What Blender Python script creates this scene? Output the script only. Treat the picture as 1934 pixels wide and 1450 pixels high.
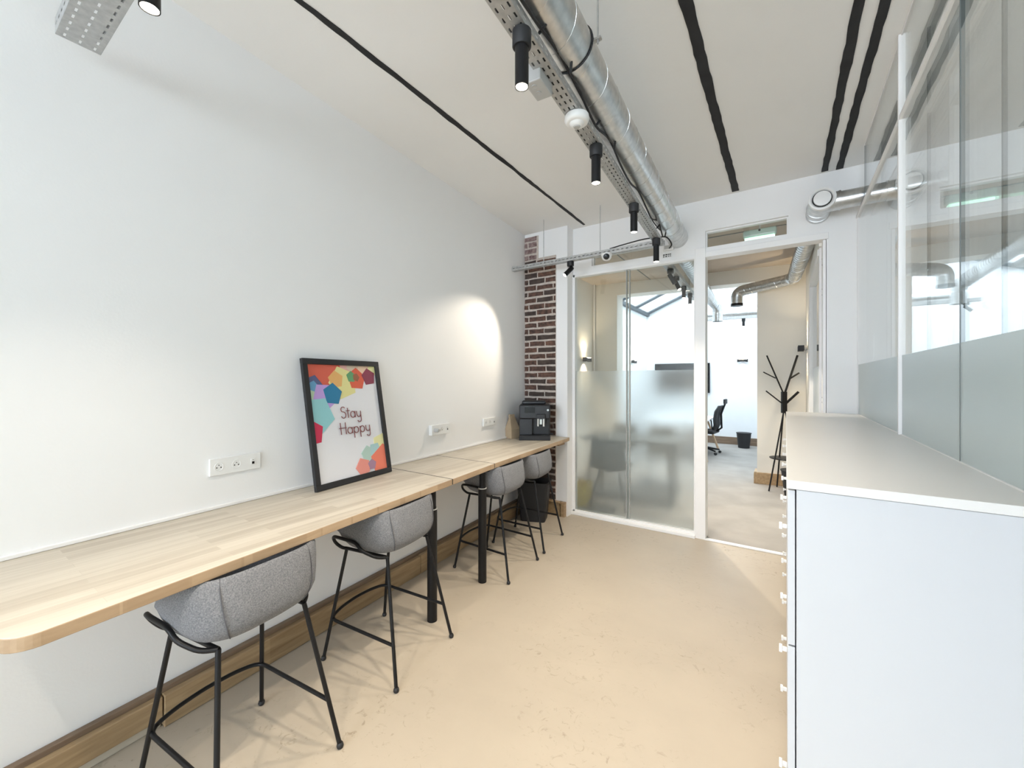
import bpy, math, random
from mathutils import Vector, Matrix
random.seed(7)
for o in list(bpy.data.objects): bpy.data.objects.remove(o)
SC = bpy.context.scene
COL = SC.collection
PI = math.pi
TH = math.atan(517/770)
CAMZ = 1.55

# ------------------------------------------------------------------ camera
cd = bpy.data.cameras.new('camera'); cam = bpy.data.objects.new('camera', cd); COL.objects.link(cam)
cam.location = (0, 0, CAMZ); cam.rotation_euler = (PI/2, 0, TH)
cd.sensor_fit = 'HORIZONTAL'; cd.sensor_width = 36; cd.lens = 770/1934*36
cd.shift_y = -7/1934; cd.clip_start = .02; cd.clip_end = 100
SC.camera = cam
# ------------------------------------------------------------------ world, daylight, exposure
W = bpy.data.worlds.new('world'); SC.world = W; W.use_nodes = True
bg = W.node_tree.nodes['Background']; bg.inputs[0].default_value = (.80, .90, 1, 1); bg.inputs[1].default_value = 1.3
SC.view_settings.view_transform = 'Standard'; SC.view_settings.look = 'None'
SC.view_settings.exposure = 0.50; SC.view_settings.gamma = 1; SC.view_settings.use_curve_mapping = False
try: SC.cycles.max_bounces = 10; SC.cycles.diffuse_bounces = 5; SC.cycles.transmission_bounces = 8; SC.cycles.transparent_max_bounces = 16; SC.cycles.sample_clamp_indirect = 4
except Exception: pass

def area(name, loc, rot, sx, sy, power, col=(1, 1, 1)):
    l = bpy.data.lights.new(name, 'AREA'); l.shape = 'RECTANGLE'; l.size = sx; l.size_y = sy; l.energy = power; l.color = col
    o = bpy.data.objects.new(name, l); COL.objects.link(o); o.location = loc; o.rotation_euler = rot; return o
area('daylight_rear_window', (-.95, -5.32, 2.0), (PI/2, 0, 0), 2.9, 2.1, 225, (.77, .87, 1))
area('side_room_added_fill', (1.9, -5.32, 1.9), (PI/2, 0, 0), 1.9, 2.1, 150, (.80, .91, 1))  # added fill through an invented window, brightens the room behind the side glass
area('daylight_skylight', (-1.9, 9.3, 5.3), (0, 0, 0), 2.6, 3.6, 250, (.80, .90, 1))

# ------------------------------------------------------------------ materials
def mat(name, col, rough=.5, metal=0, var=0, scale=5, bump=0, bscale=60, spec=None, emit=None, es=0, col2=None, detail=4, stretch=None, coat=0):
    m = bpy.data.materials.new(name); m.use_nodes = True; nt = m.node_tree; N = nt.nodes; L = nt.links
    p = N['Principled BSDF']; p.inputs['Base Color'].default_value = (*col, 1); p.inputs['Roughness'].default_value = rough
    p.inputs['Metallic'].default_value = metal
    if spec is not None: p.inputs['Specular IOR Level'].default_value = spec
    if coat: p.inputs['Coat Weight'].default_value = coat
    if emit: p.inputs['Emission Color'].default_value = (*emit, 1); p.inputs['Emission Strength'].default_value = es
    tc = N.new('ShaderNodeTexCoord'); mp = N.new('ShaderNodeMapping'); L.new(tc.outputs['Object'], mp.inputs[0])
    if stretch: mp.inputs['Scale'].default_value = stretch
    n = N.new('ShaderNodeTexNoise'); n.inputs['Scale'].default_value = scale; n.inputs['Detail'].default_value = detail
    L.new(mp.outputs[0], n.inputs[0])
    if var or col2:
        r = N.new('ShaderNodeValToRGB'); c2 = col2 or tuple(max(0, c*(1-var)) for c in col)
        r.color_ramp.elements[0].position = .3; r.color_ramp.elements[1].position = .7
        r.color_ramp.elements[0].color = (*c2, 1); r.color_ramp.elements[1].color = (*col, 1)
        L.new(n.outputs['Fac'], r.inputs[0]); L.new(r.outputs[0], p.inputs['Base Color'])
    if bump:
        n2 = N.new('ShaderNodeTexNoise'); n2.inputs['Scale'].default_value = bscale; n2.inputs['Detail'].default_value = 3
        L.new(mp.outputs[0], n2.inputs[0])
        b = N.new('ShaderNodeBump'); b.inputs['Strength'].default_value = bump; b.inputs['Distance'].default_value = .002
        L.new(n2.outputs['Fac'], b.inputs['Height']); L.new(b.outputs[0], p.inputs['Normal'])
    return m

def wood(name, base, dark, scale=1.0, stave=.045, length=.5, rough=.45, tone=.25, rot=0.0):
    """butcher-block wood: staves running along Y, each with its own tone, fine grain"""
    m = bpy.data.materials.new(name); m.use_nodes = True; nt = m.node_tree; N = nt.nodes; L = nt.links
    p = N['Principled BSDF']; p.inputs['Roughness'].default_value = rough
    tc = N.new('ShaderNodeTexCoord'); mp = N.new('ShaderNodeMapping'); mp.inputs['Rotation'].default_value = (0, 0, PI/2+rot)
    L.new(tc.outputs['Object'], mp.inputs[0])
    br = N.new('ShaderNodeTexBrick'); br.inputs['Scale'].default_value = 1; br.inputs['Mortar Size'].default_value = .0006
    br.inputs['Brick Width'].default_value = length; br.inputs['Row Height'].default_value = stave; br.offset = .37; br.offset_frequency = 2
    br.inputs['Color1'].default_value = (0, 0, 0, 1); br.inputs['Color2'].default_value = (1, 1, 1, 1); br.inputs['Mortar'].default_value = (.3, .3, .3, 1)
    L.new(mp.outputs[0], br.inputs['Vector'])
    mp2 = N.new('ShaderNodeMapping'); mp2.inputs['Scale'].default_value = (30, 1.6, 30); L.new(tc.outputs['Object'], mp2.inputs[0])
    g = N.new('ShaderNodeTexNoise'); g.inputs['Scale'].default_value = 1.6*scale; g.inputs['Detail'].default_value = 6; g.inputs['Distortion'].default_value = .6
    L.new(mp2.outputs[0], g.inputs[0])
    mx = N.new('ShaderNodeMix'); mx.data_type = 'FLOAT'; mx.inputs[0].default_value = tone
    L.new(g.outputs['Fac'], mx.inputs[2]); L.new(br.outputs['Color'], mx.inputs[3])
    r = N.new('ShaderNodeValToRGB'); r.color_ramp.elements[0].position = .28; r.color_ramp.elements[1].position = .68
    r.color_ramp.elements[0].color = (*dark, 1); r.color_ramp.elements[1].color = (*base, 1)
    L.new(mx.outputs[0], r.inputs[0]); L.new(r.outputs[0], p.inputs['Base Color'])
    return m

def floor_mat():
    m = bpy.data.materials.new('microcement'); m.use_nodes = True; nt = m.node_tree; N = nt.nodes; L = nt.links
    p = N['Principled BSDF']; p.inputs['Roughness'].default_value = .42; p.inputs['Specular IOR Level'].default_value = .35
    tc = N.new('ShaderNodeTexCoord')
    a = N.new('ShaderNodeTexNoise'); a.inputs['Scale'].default_value = .9; a.inputs['Detail'].default_value = 7; a.inputs['Roughness'].default_value = .6
    L.new(tc.outputs['Object'], a.inputs[0])
    r = N.new('ShaderNodeValToRGB'); r.color_ramp.elements[0].position = .3; r.color_ramp.elements[1].position = .68
    r.color_ramp.elements[0].color = (.42, .36, .285, 1); r.color_ramp.elements[1].color = (.50, .43, .34, 1)
    L.new(a.outputs['Fac'], r.inputs[0])
    # scuffs: warped thin noise bands gathered in patches
    b = N.new('ShaderNodeTexNoise'); b.inputs['Scale'].default_value = 17; b.inputs['Detail'].default_value = 8; b.inputs['Roughness'].default_value = .72; b.inputs['Distortion'].default_value = 1.4
    L.new(tc.outputs['Object'], b.inputs[0])
    rb = N.new('ShaderNodeValToRGB'); rb.color_ramp.elements[0].position = .57; rb.color_ramp.elements[1].position = .66
    L.new(b.outputs['Fac'], rb.inputs[0])
    c = N.new('ShaderNodeTexNoise'); c.inputs['Scale'].default_value = 1.6; c.inputs['Detail'].default_value = 2
    L.new(tc.outputs['Object'], c.inputs[0])
    rc = N.new('ShaderNodeValToRGB'); rc.color_ramp.elements[0].position = .44; rc.color_ramp.elements[1].position = .62
    L.new(c.outputs['Fac'], rc.inputs[0])
    mu = N.new('ShaderNodeMath'); mu.operation = 'MULTIPLY'; L.new(rb.outputs[0], mu.inputs[0]); L.new(rc.outputs[0], mu.inputs[1])
    mu2 = N.new('ShaderNodeMath'); mu2.operation = 'MULTIPLY'; L.new(mu.outputs[0], mu2.inputs[0]); mu2.inputs[1].default_value = .8
    mx = N.new('ShaderNodeMix'); mx.data_type = 'RGBA'; L.new(mu2.outputs[0], mx.inputs[0]); L.new(r.outputs[0], mx.inputs[6]); mx.inputs[7].default_value = (.30, .245, .18, 1)
    # faint arcs left by chair feet
    w = N.new('ShaderNodeTexWave'); w.wave_type = 'RINGS'; w.inputs['Scale'].default_value = 1.1; w.inputs['Distortion'].default_value = 9; w.inputs['Detail'].default_value = 4
    L.new(tc.outputs['Object'], w.inputs[0])
    rw = N.new('ShaderNodeValToRGB'); rw.color_ramp.elements[0].position = .965; rw.color_ramp.elements[1].position = 1
    L.new(w.outputs['Fac'], rw.inputs[0])
    mw = N.new('ShaderNodeMath'); mw.operation = 'MULTIPLY'; L.new(rw.outputs[0], mw.inputs[0]); L.new(rc.outputs[0], mw.inputs[1])
    mw2 = N.new('ShaderNodeMath'); mw2.operation = 'MULTIPLY'; L.new(mw.outputs[0], mw2.inputs[0]); mw2.inputs[1].default_value = .12
    mx2 = N.new('ShaderNodeMix'); mx2.data_type = 'RGBA'; L.new(mw2.outputs[0], mx2.inputs[0]); L.new(mx.outputs[2], mx2.inputs[6]); mx2.inputs[7].default_value = (.38, .32, .24, 1)
    L.new(mx2.outputs[2], p.inputs['Base Color'])
    rr = N.new('ShaderNodeMapRange'); rr.inputs[3].default_value = .34; rr.inputs[4].default_value = .5; L.new(b.outputs['Fac'], rr.inputs[0]); L.new(rr.outputs[0], p.inputs['Roughness'])
    return m

def two_sided_fresnel(nt, ior):
    N = nt.nodes; L = nt.links; f = N.new('ShaderNodeFresnel'); g = N.new('ShaderNodeNewGeometry'); m = N.new('ShaderNodeMapRange')
    m.inputs[3].default_value = ior; m.inputs[4].default_value = 1/ior; L.new(g.outputs['Backfacing'], m.inputs[0]); L.new(m.outputs[0], f.inputs[0]); return f

def clear_glass(name, tint, ior=1.5, boost=1.0):
    m = bpy.data.materials.new(name); m.use_nodes = True; nt = m.node_tree; N = nt.nodes; L = nt.links
    N.remove(N['Principled BSDF']); out = N['Material Output']
    t = N.new('ShaderNodeBsdfTransparent'); t.inputs[0].default_value = (*tint, 1)
    g = N.new('ShaderNodeBsdfGlossy'); g.inputs['Roughness'].default_value = 0.0; g.inputs[0].default_value = (boost, boost, boost, 1)
    f = two_sided_fresnel(nt, ior)
    x = N.new('ShaderNodeMixShader'); L.new(f.outputs[0], x.inputs[0]); L.new(t.outputs[0], x.inputs[1]); L.new(g.outputs[0], x.inputs[2])
    L.new(x.outputs[0], out.inputs[0]); return m

def frost_glass(name, col, diff, rough, ior=1.12):
    m = bpy.data.materials.new(name); m.use_nodes = True; nt = m.node_tree; N = nt.nodes; L = nt.links
    N.remove(N['Principled BSDF']); out = N['Material Output']
    t = N.new('ShaderNodeBsdfRefraction'); t.inputs[0].default_value = (.93, .95, .94, 1); t.inputs['Roughness'].default_value = rough; t.inputs['IOR'].default_value = ior
    d = N.new('ShaderNodeBsdfDiffuse'); d.inputs[0].default_value = (*col, 1)
    tr = N.new('ShaderNodeBsdfTranslucent'); tr.inputs[0].default_value = (*col, 1)
    a = N.new('ShaderNodeMixShader'); a.inputs[0].default_value = .5; L.new(d.outputs[0], a.inputs[1]); L.new(tr.outputs[0], a.inputs[2])
    x = N.new('ShaderNodeMixShader'); x.inputs[0].default_value = diff; L.new(t.outputs[0], x.inputs[1]); L.new(a.outputs[0], x.inputs[2])
    g = N.new('ShaderNodeBsdfGlossy'); g.inputs['Roughness'].default_value = .30
    f = two_sided_fresnel(nt, 1.35)
    y = N.new('ShaderNodeMixShader'); L.new(f.outputs[0], y.inputs[0]); L.new(x.outputs[0], y.inputs[1]); L.new(g.outputs[0], y.inputs[2])
    L.new(y.outputs[0], out.inputs[0]); return m

M = {}
M['wall'] = mat('white_wall_paint', (.865, .862, .86), .85, var=.015, scale=1.5, bump=.15, bscale=90)
M['ceil'] = mat('white_ceiling_paint', (.86, .852, .835), .9, var=.03, scale=1.2, bump=.2, bscale=70)
M['wall_beige'] = mat('cream_wall_paint', (.82, .80, .75), .85, var=.02, scale=1.5, bump=.1)
M['wall_bright'] = mat('cool_white_wall_paint', (.84, .86, .88), .85, var=.02)
M['concrete'] = mat('bare_concrete_ceiling', (.60, .53, .46), .9, scale=2.2, col2=(.50, .43, .36), bump=.4, bscale=30)
M['frame'] = mat('white_painted_frame', (.87, .86, .85), .45, var=.01)
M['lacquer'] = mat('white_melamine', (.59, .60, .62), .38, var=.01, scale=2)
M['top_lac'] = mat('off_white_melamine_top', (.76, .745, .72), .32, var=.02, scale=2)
M['floor'] = floor_mat()
M['carpet'] = mat('grey_screed', (.33, .31, .29), .8, scale=3, col2=(.27, .255, .235), bump=.3, bscale=120)
M['oak'] = wood('oak_butcher_block', (.57, .515, .43), (.43, .375, .30), stave=.05, length=.55, tone=.36, rough=.5)
M['oak_edge'] = wood('oak_edge', (.46, .33, .21), (.35, .24, .145), stave=.02, length=.6, tone=.4)
M['oak_board'] = wood('oak_skirting', (.42, .295, .165), (.24, .15, .075), stave=.4, length=3, tone=.15, scale=.8)
M['oak_pale'] = mat('pale_batten', (.62, .55, .45), .6, var=.1)
M['black'] = mat('black_powder_coat', (.008, .008, .009), .45, var=.2, spec=.3)
M['black_matte'] = mat('black_matte_plastic', (.016, .016, .018), .6, var=.2, bump=.1)
M['black_gloss'] = mat('black_gloss_plastic', (.007, .007, .009), .38, var=.1)
M['slot'] = mat('blackened_steel', (.022, .022, .024), .8, var=.4, scale=12, bump=.5, bscale=40)
M['felt'] = mat('grey_wool_felt', (.26, .26, .27), .95, scale=230, col2=(.13, .135, .15), bump=.5, bscale=500, detail=2)
M['seam'] = mat('dark_grey_thread', (.10, .10, .11), .9, var=.1)
M['galv'] = mat('galvanised_steel', (.70, .70, .69), .30, metal=1, scale=26, col2=(.54, .55, .55), detail=3)
M['galv_tray'] = mat('galvanised_tray_steel', (.56, .56, .55), .5, metal=.75, scale=40, col2=(.44, .44, .44))
M['chrome'] = mat('chrome', (.8, .8, .8), .12, metal=1, var=.02)
M['grey_box'] = mat('light_grey_plastic', (.46, .46, .45), .5, var=.03)
M['plastic'] = mat('white_plastic', (.82, .82, .81), .35, var=.01)
M['mortar'] = mat('lime_mortar', (.62, .54, .48), .95, var=.25, scale=30, bump=.8, bscale=80)
M['brick'] = mat('old_brick', (.16, .085, .062), .9, scale=26, col2=(.045, .028, .024), bump=1, bscale=60)
M['brick2'] = mat('old_red_brick', (.18, .09, .062), .9, scale=28, col2=(.06, .035, .028), bump=1, bscale=60)
M['brick3'] = mat('sooty_brick', (.085, .06, .05), .9, scale=20, col2=(.04, .028, .024), bump=1, bscale=60)
M['brick4'] = mat('limewashed_brick', (.36, .27, .25), .9, scale=30, col2=(.14, .08, .08), bump=1, bscale=60)
M['kraft'] = mat('kraft_paper', (.50, .38, .25), .8, var=.12, scale=8, bump=.3)
M['lens'] = mat('lamp_lens', (1, .95, .85), .3, emit=(1, .90, .72), es=25, var=.001)
M['diffuser'] = mat('sconce_diffuser', (1, .9, .7), .3, emit=(1, .82, .55), es=9, var=.001)
M['exitlit'] = mat('lit_green_white_diffuser', (.7, .95, .85), .3, emit=(.62, 1, .84), es=1.1, var=.001)
M['exitbox'] = mat('translucent_exit_sign_box', (.55, .66, .58), .25, var=.02)
M['glass'] = clear_glass('clear_partition_glass', (.955, .97, .96), 1.5)
M['glass_side'] = clear_glass('pale_side_glass', (.98, .99, .987), 1.62)
M['frost'] = frost_glass('frosted_film', (.82, .85, .83), .16, .43)
M['frost_side'] = frost_glass('frosted_side_film', (.78, .84, .835), .88, .5)
M['joint'] = mat('grey_silicone_joint', (.16, .18, .18), .5, var=.05)
M['paper'] = mat('poster_paper', (.80, .80, .84), .6, var=.005)
M['ink'] = mat('maroon_ink', (.22, .06, .06), .6, var=.01)
M['yellow'] = mat('yellow_plastic', (.65, .48, .06), .5, var=.05)
M['screen'] = mat('tv_screen', (.008, .008, .010), .12, var=.01)
M['desk_white'] = mat('white_desktop', (.85, .86, .87), .4, var=.01)
M['pine'] = mat('pale_beech', (.60, .42, .27), .5, var=.15, scale=10, stretch=(8, 8, 1))
M['dark_wood'] = mat('walnut_skirting', (.24, .165, .11), .6, scale=3, col2=(.15, .10, .065), stretch=(1, 1, 12))
M['steelblue'] = mat('blue_grey_steel', (.05, .065, .08), .5, var=.1)
M['chairgrey'] = mat('charcoal_shell', (.06, .065, .06), .6, var=.1)

# ------------------------------------------------------------------ mesh builder
class MB:
    def __init__(s): s.v = []; s.f = []; s.mi = []; s.cur = 0
    def add(s, vs, fs):
        b = len(s.v); s.v += [tuple(p) for p in vs]
        for f in fs: s.f.append(tuple(i+b for i in f)); s.mi.append(s.cur)
        return s
    def box(s, x0, x1, y0, y1, z0, z1, mtx=None):
        vs = [Vector((x, y, z)) for z in (z0, z1) for y in (y0, y1) for x in (x0, x1)]
        if mtx: vs = [mtx @ v for v in vs]
        return s.add(vs, [(0, 2, 3, 1), (4, 5, 7, 6), (0, 1, 5, 4), (2, 6, 7, 3), (0, 4, 6, 2), (1, 3, 7, 5)])
    def prism(s, poly, z0, z1, mtx=None):
        n = len(poly); vs = [Vector((x, y, z0)) for x, y in poly]+[Vector((x, y, z1)) for x, y in poly]
        if mtx: vs = [mtx @ v for v in vs]
        return s.add(vs, [tuple(range(n))[::-1], tuple(range(n, 2*n))]+[(i, (i+1) % n, n+(i+1) % n, n+i) for i in range(n)])
    def tube(s, pts, r, n=8, closed=False, cap=True, up=None):
        pts = [Vector(p) for p in pts]; m = len(pts); rs = r if isinstance(r, (list, tuple)) else [r]*m
        T = []
        for i in range(m):
            a = pts[(i-1) % m] if closed or i > 0 else pts[i]; b = pts[(i+1) % m] if closed or i < m-1 else pts[i]
            T.append((b-a).normalized())
        u = Vector(up) if up else (Vector((0, 0, 1)) if abs(T[0].z) < .9 else Vector((1, 0, 0)))
        vs = []
        for i in range(m):
            u = (u-T[i]*u.dot(T[i])); u = u.normalized() if u.length > 1e-6 else T[i].orthogonal().normalized()
            w = T[i].cross(u)
            for k in range(n):
                a = 2*PI*k/n; vs.append(pts[i]+(u*math.cos(a)+w*math.sin(a))*rs[i])
        fs = []
        for i in range(m if closed else m-1):
            for k in range(n):
                a = i*n+k; b = i*n+(k+1) % n; j = ((i+1) % m)*n; fs.append((a, b, j+(k+1) % n, j+k))
        if cap and not closed: fs += [tuple(range(n))[::-1], tuple(range((m-1)*n, m*n))]
        return s.add(vs, fs)
    def lathe(s, prof, n=24, mtx=None, cap=True):
        vs = []; m = len(prof)
        for r, z in prof:
            for k in range(n): vs.append(Vector((r*math.cos(2*PI*k/n), r*math.sin(2*PI*k/n), z)))
        if mtx: vs = [mtx @ v for v in vs]
        fs = [(i*n+k, i*n+(k+1) % n, (i+1)*n+(k+1) % n, (i+1)*n+k) for i in range(m-1) for k in range(n)]
        if cap: fs += [tuple(range(n))[::-1], tuple(range((m-1)*n, m*n))]
        return s.add(vs, fs)
    def build(s, name, material, parent=None, smooth=False, bevel=0, seg=2, solid=0, subsurf=0):
        me = bpy.data.meshes.new(name); me.from_pydata(s.v, [], s.f); me.update()
        ms = material if isinstance(material, (list, tuple)) else [material]
        for x in ms: me.materials.append(M[x] if isinstance(x, str) else x)
        if len(ms) > 1: me.polygons.foreach_set('material_index', s.mi)
        o = bpy.data.objects.new(name, me); COL.objects.link(o)
        if smooth:
            me.polygons.foreach_set('use_smooth', [True]*len(me.polygons))
            try: me.set_sharp_from_angle(angle=math.radians(38 if smooth is True else smooth))
            except Exception: pass
        if parent: o.parent = parent
        if solid: d = o.modifiers.new('solid', 'SOLIDIFY'); d.thickness = solid; d.offset = 0
        if bevel: d = o.modifiers.new('bevel', 'BEVEL'); d.width = bevel; d.segments = seg; d.limit_method = 'ANGLE'
        if subsurf: d = o.modifiers.new('sub', 'SUBSURF'); d.levels = subsurf; d.render_levels = subsurf
        return o
def tag(o, label, cat, group=None):
    o['label'] = label; o['category'] = cat
    if group: o['group'] = group
    return o
def thing(name, label, cat, loc=(0, 0, 0), rz=0, group=None):
    o = bpy.data.objects.new(name, None); o.empty_display_size = .05; COL.objects.link(o)
    o.location = loc; o.rotation_euler = (0, 0, rz); return tag(o, label, cat, group)
def struct(o): o['kind'] = 'structure'; return o
def dup(root, loc, rz, label, group=None):
    r = root.copy(); COL.objects.link(r); r.location = loc; r.rotation_euler = (0, 0, rz); r['label'] = label
    if group: r['group'] = group
    for ch in list(root.children):
        c = ch.copy(); COL.objects.link(c); c.parent = r
        for g in list(ch.children):
            d = g.copy(); COL.objects.link(d); d.parent = c
    return r
def smoothpath(pts, k=6):
    """Catmull-Rom through the points"""
    P = [Vector(p) for p in pts]; P = [P[0]]+P+[P[-1]]; out = []
    for i in range(1, len(P)-2):
        for j in range(k):
            t = j/k; a, b, c, d = P[i-1], P[i], P[i+1], P[i+2]
            out.append(.5*((2*b)+(c-a)*t+(2*a-5*b+4*c-d)*t*t+(3*b-a-3*c+d)*t**3))
    out.append(P[-2]); return out
def fillet(pts, r, k=4):
    P = [Vector(p) for p in pts]; out = [P[0]]
    for i in range(1, len(P)-1):
        a = (P[i-1]-P[i]); b = (P[i+1]-P[i]); ra = min(r, a.length*.49); rb = min(r, b.length*.49)
        s = P[i]+a.normalized()*ra; e = P[i]+b.normalized()*rb
        for j in range(k+1):
            t = j/k; out.append(s*(1-t)**2+P[i]*2*t*(1-t)+e*t*t)
    out.append(P[-1]); return out
def wx(y): return -2.325-.0765*(y-.19)       # left wall runs slightly askew
CEIL = 3.31; FAR = 4.35

# ================================================================== SETTING
m = MB(); m.prism([(-2.9, -5.4), (3.2, -5.4), (3.2, 4.35), (-2.9, 4.35)], -.08, 0)
struct(m.build('floor', 'floor'))
m = MB(); m.prism([(-5, 4.35), (3.2, 4.35), (3.2, 11.6), (-5, 11.6)], -.08, -.001)
struct(m.build('floor', 'carpet'))
m = MB(); m.box(-2.9, 3.2, -5.4, 4.45, CEIL, CEIL+.1); struct(m.build('ceiling', 'ceil'))
m = MB(); m.prism([(wx(-5.3), -5.3), (wx(4.35), 4.35), (wx(4.35)-.3, 4.35), (wx(-5.3)-.6, -5.3)][::-1], 0, CEIL)
struct(m.build('wall_left', 'wall'))
# wall behind the camera with its tall window, and an added unseen one lighting the side room
m = MB()
for a in ((-2.5, -2.4, 0, CEIL), (.5, .95, 0, CEIL), (2.85, 3.2, 0, CEIL), (-2.4, .5, 0, .9), (-2.4, .5, 3.05, CEIL), (.95, 2.85, 0, .7), (.95, 2.85, 2.8, CEIL)):
    m.box(a[0], a[1], -5.3, -5.2, a[2], a[3])
struct(m.build('wall_front', 'wall'))
for wn, (x0, x1, z0, z1, nm) in enumerate(((-2.4, .5, .9, 3.05, 4), (.95, 2.85, .7, 2.8, 3))):
    m = MB()
    for i in range(nm+1):
        x = x0+(x1-x0)*i/nm; m.box(max(x0, x-.025), min(x1, x+.025), -5.28, -5.22, z0, z1)
    for z in (z0, (z0+z1)/2+.3, z1-.04): m.box(x0, x1, -5.275, -5.225, z, z+.04)
    struct(m.build('window_%d' % (wn+1), 'frame', bevel=.004))
# side room shell behind the glass
m = MB(); m.box(3.1, 3.2, -5.3, 4.45, 0, CEIL); struct(m.build('wall_right', 'wall'))
# far wall (white partition wall) pieces round its openings
m = MB()
for a in ((-2.75, -2.057, 0, CEIL), (-2.057, -.737, 2.773, 2.845), (-.737, -.651, 0, CEIL), (-.651, .287, 2.75, 2.84),
          (.287, 3.2, 0, CEIL), (-2.057, -1.83, 2.845, CEIL), (-1.83, -1.10, 2.965, CEIL), (-1.10, -.737, 2.845, CEIL),
          (-.651, .019, 3.005, CEIL), (.019, .287, 2.84, CEIL)):
    m.box(a[0], a[1], FAR, FAR+.10, a[2], a[3])
struct(m.build('wall_back', 'wall'))

# transom windows in the far wall
for i, (x0, x1, z0, z1) in enumerate(((-1.83, -1.10, 2.845, 2.965), (-.651, .019, 2.84, 3.005))):
    w = MB()
    for a in ((x0, x1, z0, z0+.012), (x0, x1, z1-.012, z1), (x0, x0+.012, z0+.012, z1-.012), (x1-.012, x1, z0+.012, z1-.012)):
        w.box(a[0], a[1], FAR+.03, FAR+.08, a[2], a[3])
    wo = struct(w.build('window_%d' % (i+3), 'frame'))
    MB().box(x0+.012, x1-.012, FAR+.05, FAR+.056, z0+.012, z1-.012).build('pane', 'glass', wo)

# sliding glazed partition: outer frame, two panes with frosted film
w = MB()
w.box(-2.057, -.737, FAR-.012, FAR+.06, 0, .05); w.box(-2.057, -.737, FAR-.012, FAR+.06, 2.745, 2.773)
w.box(-2.075, -2.035, FAR-.012, FAR+.06, 0, 2.773); w.box(-.752, -.737, FAR-.012, FAR+.06, .05, 2.745)
wo = struct(w.build('window_5', 'frame', bevel=.002))
for x0, x1, y in ((-2.035, -1.405, FAR+.012), (-1.432, -.752, FAR+.034)):
    MB().box(x0, x1, y, y+.008, 1.655, 2.745).build('pane', 'glass', wo)
    MB().box(x0, x1, y, y+.008, .05, 1.655).build('frosted_pane', 'frost', wo)
MB().box(-1.437, -1.431, FAR+.005, FAR+.045, .05, 2.745).box(-1.404, -1.399, FAR+.008, FAR+.045, .05, 2.745).build('pane_edge', 'grey_box', wo)
m = MB(); m.box(-2.10, -.737, FAR-.05, FAR+.01, 0, .032); struct(m.build('trim_1', 'frame', bevel=.004))
# door opening trim: post, jamb, head, threshold
m = MB(); m.box(-.74, -.647, FAR-.02, FAR+.12, 0, 2.84); m.box(-.735, .30, FAR-.012, FAR+.115, 2.746, 2.80)
struct(m.build('trim_2', 'frame', bevel=.003))
m = MB(); m.box(-.651, .287, FAR-.03, FAR+.02, 0, .012); struct(m.build('trim_3', 'frame', bevel=.003))
# right jamb strip with fixing holes
m = MB(); m.box(.262, .284, FAR+.01, FAR+.17, 0, 2.745); jo = struct(m.build('trim_4', 'frame', bevel=.002))
for z in (2.60, 2.55, 2.34, 2.29, 1.40, 1.36, .4, .35):
    MB().lathe([(.006, 0), (.006, .002)], 10, Matrix.Translation((.2625, FAR+.085, z)) @ Matrix.Rotation(-PI/2, 4, 'Y')).build('screw_hole', 'joint', jo)

# white strip along the wall behind the worktops
m = MB(); m.prism([(wx(.1), .1), (wx(4.2), 4.2), (wx(4.2)+.014, 4.2), (wx(.1)+.014, .1)][::-1], .9055, .922)
struct(m.build('trim_5', 'frame', bevel=.003))

# oak skirting along the left wall, in three lengths
def skirt(y0, y1, t, z0, z1, mb): return mb.prism([(wx(y0), y0), (wx(y1), y1), (wx(y1)+t, y1), (wx(y0)+t, y0)][::-1], z0, z1)
bb = struct(skirt(-5.2, .64, .035, 0, .05, MB()).build('baseboard_left', 'oak_pale', bevel=.003))
for y0, y1, t, z0, z1 in ((-5.2, .64, .06, .045, .142), (.645, 2.30, .062, .002, .142), (2.305, 4.19, .062, .002, .148)):
    skirt(y0, y1, t, z0, z1, MB()).build('board', 'oak_board', bb, bevel=.004)
skirt(-5.2, 4.19, .030, .14, .165, MB()).build('cap_strip', 'dark_wood', bb, bevel=.003)

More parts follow.
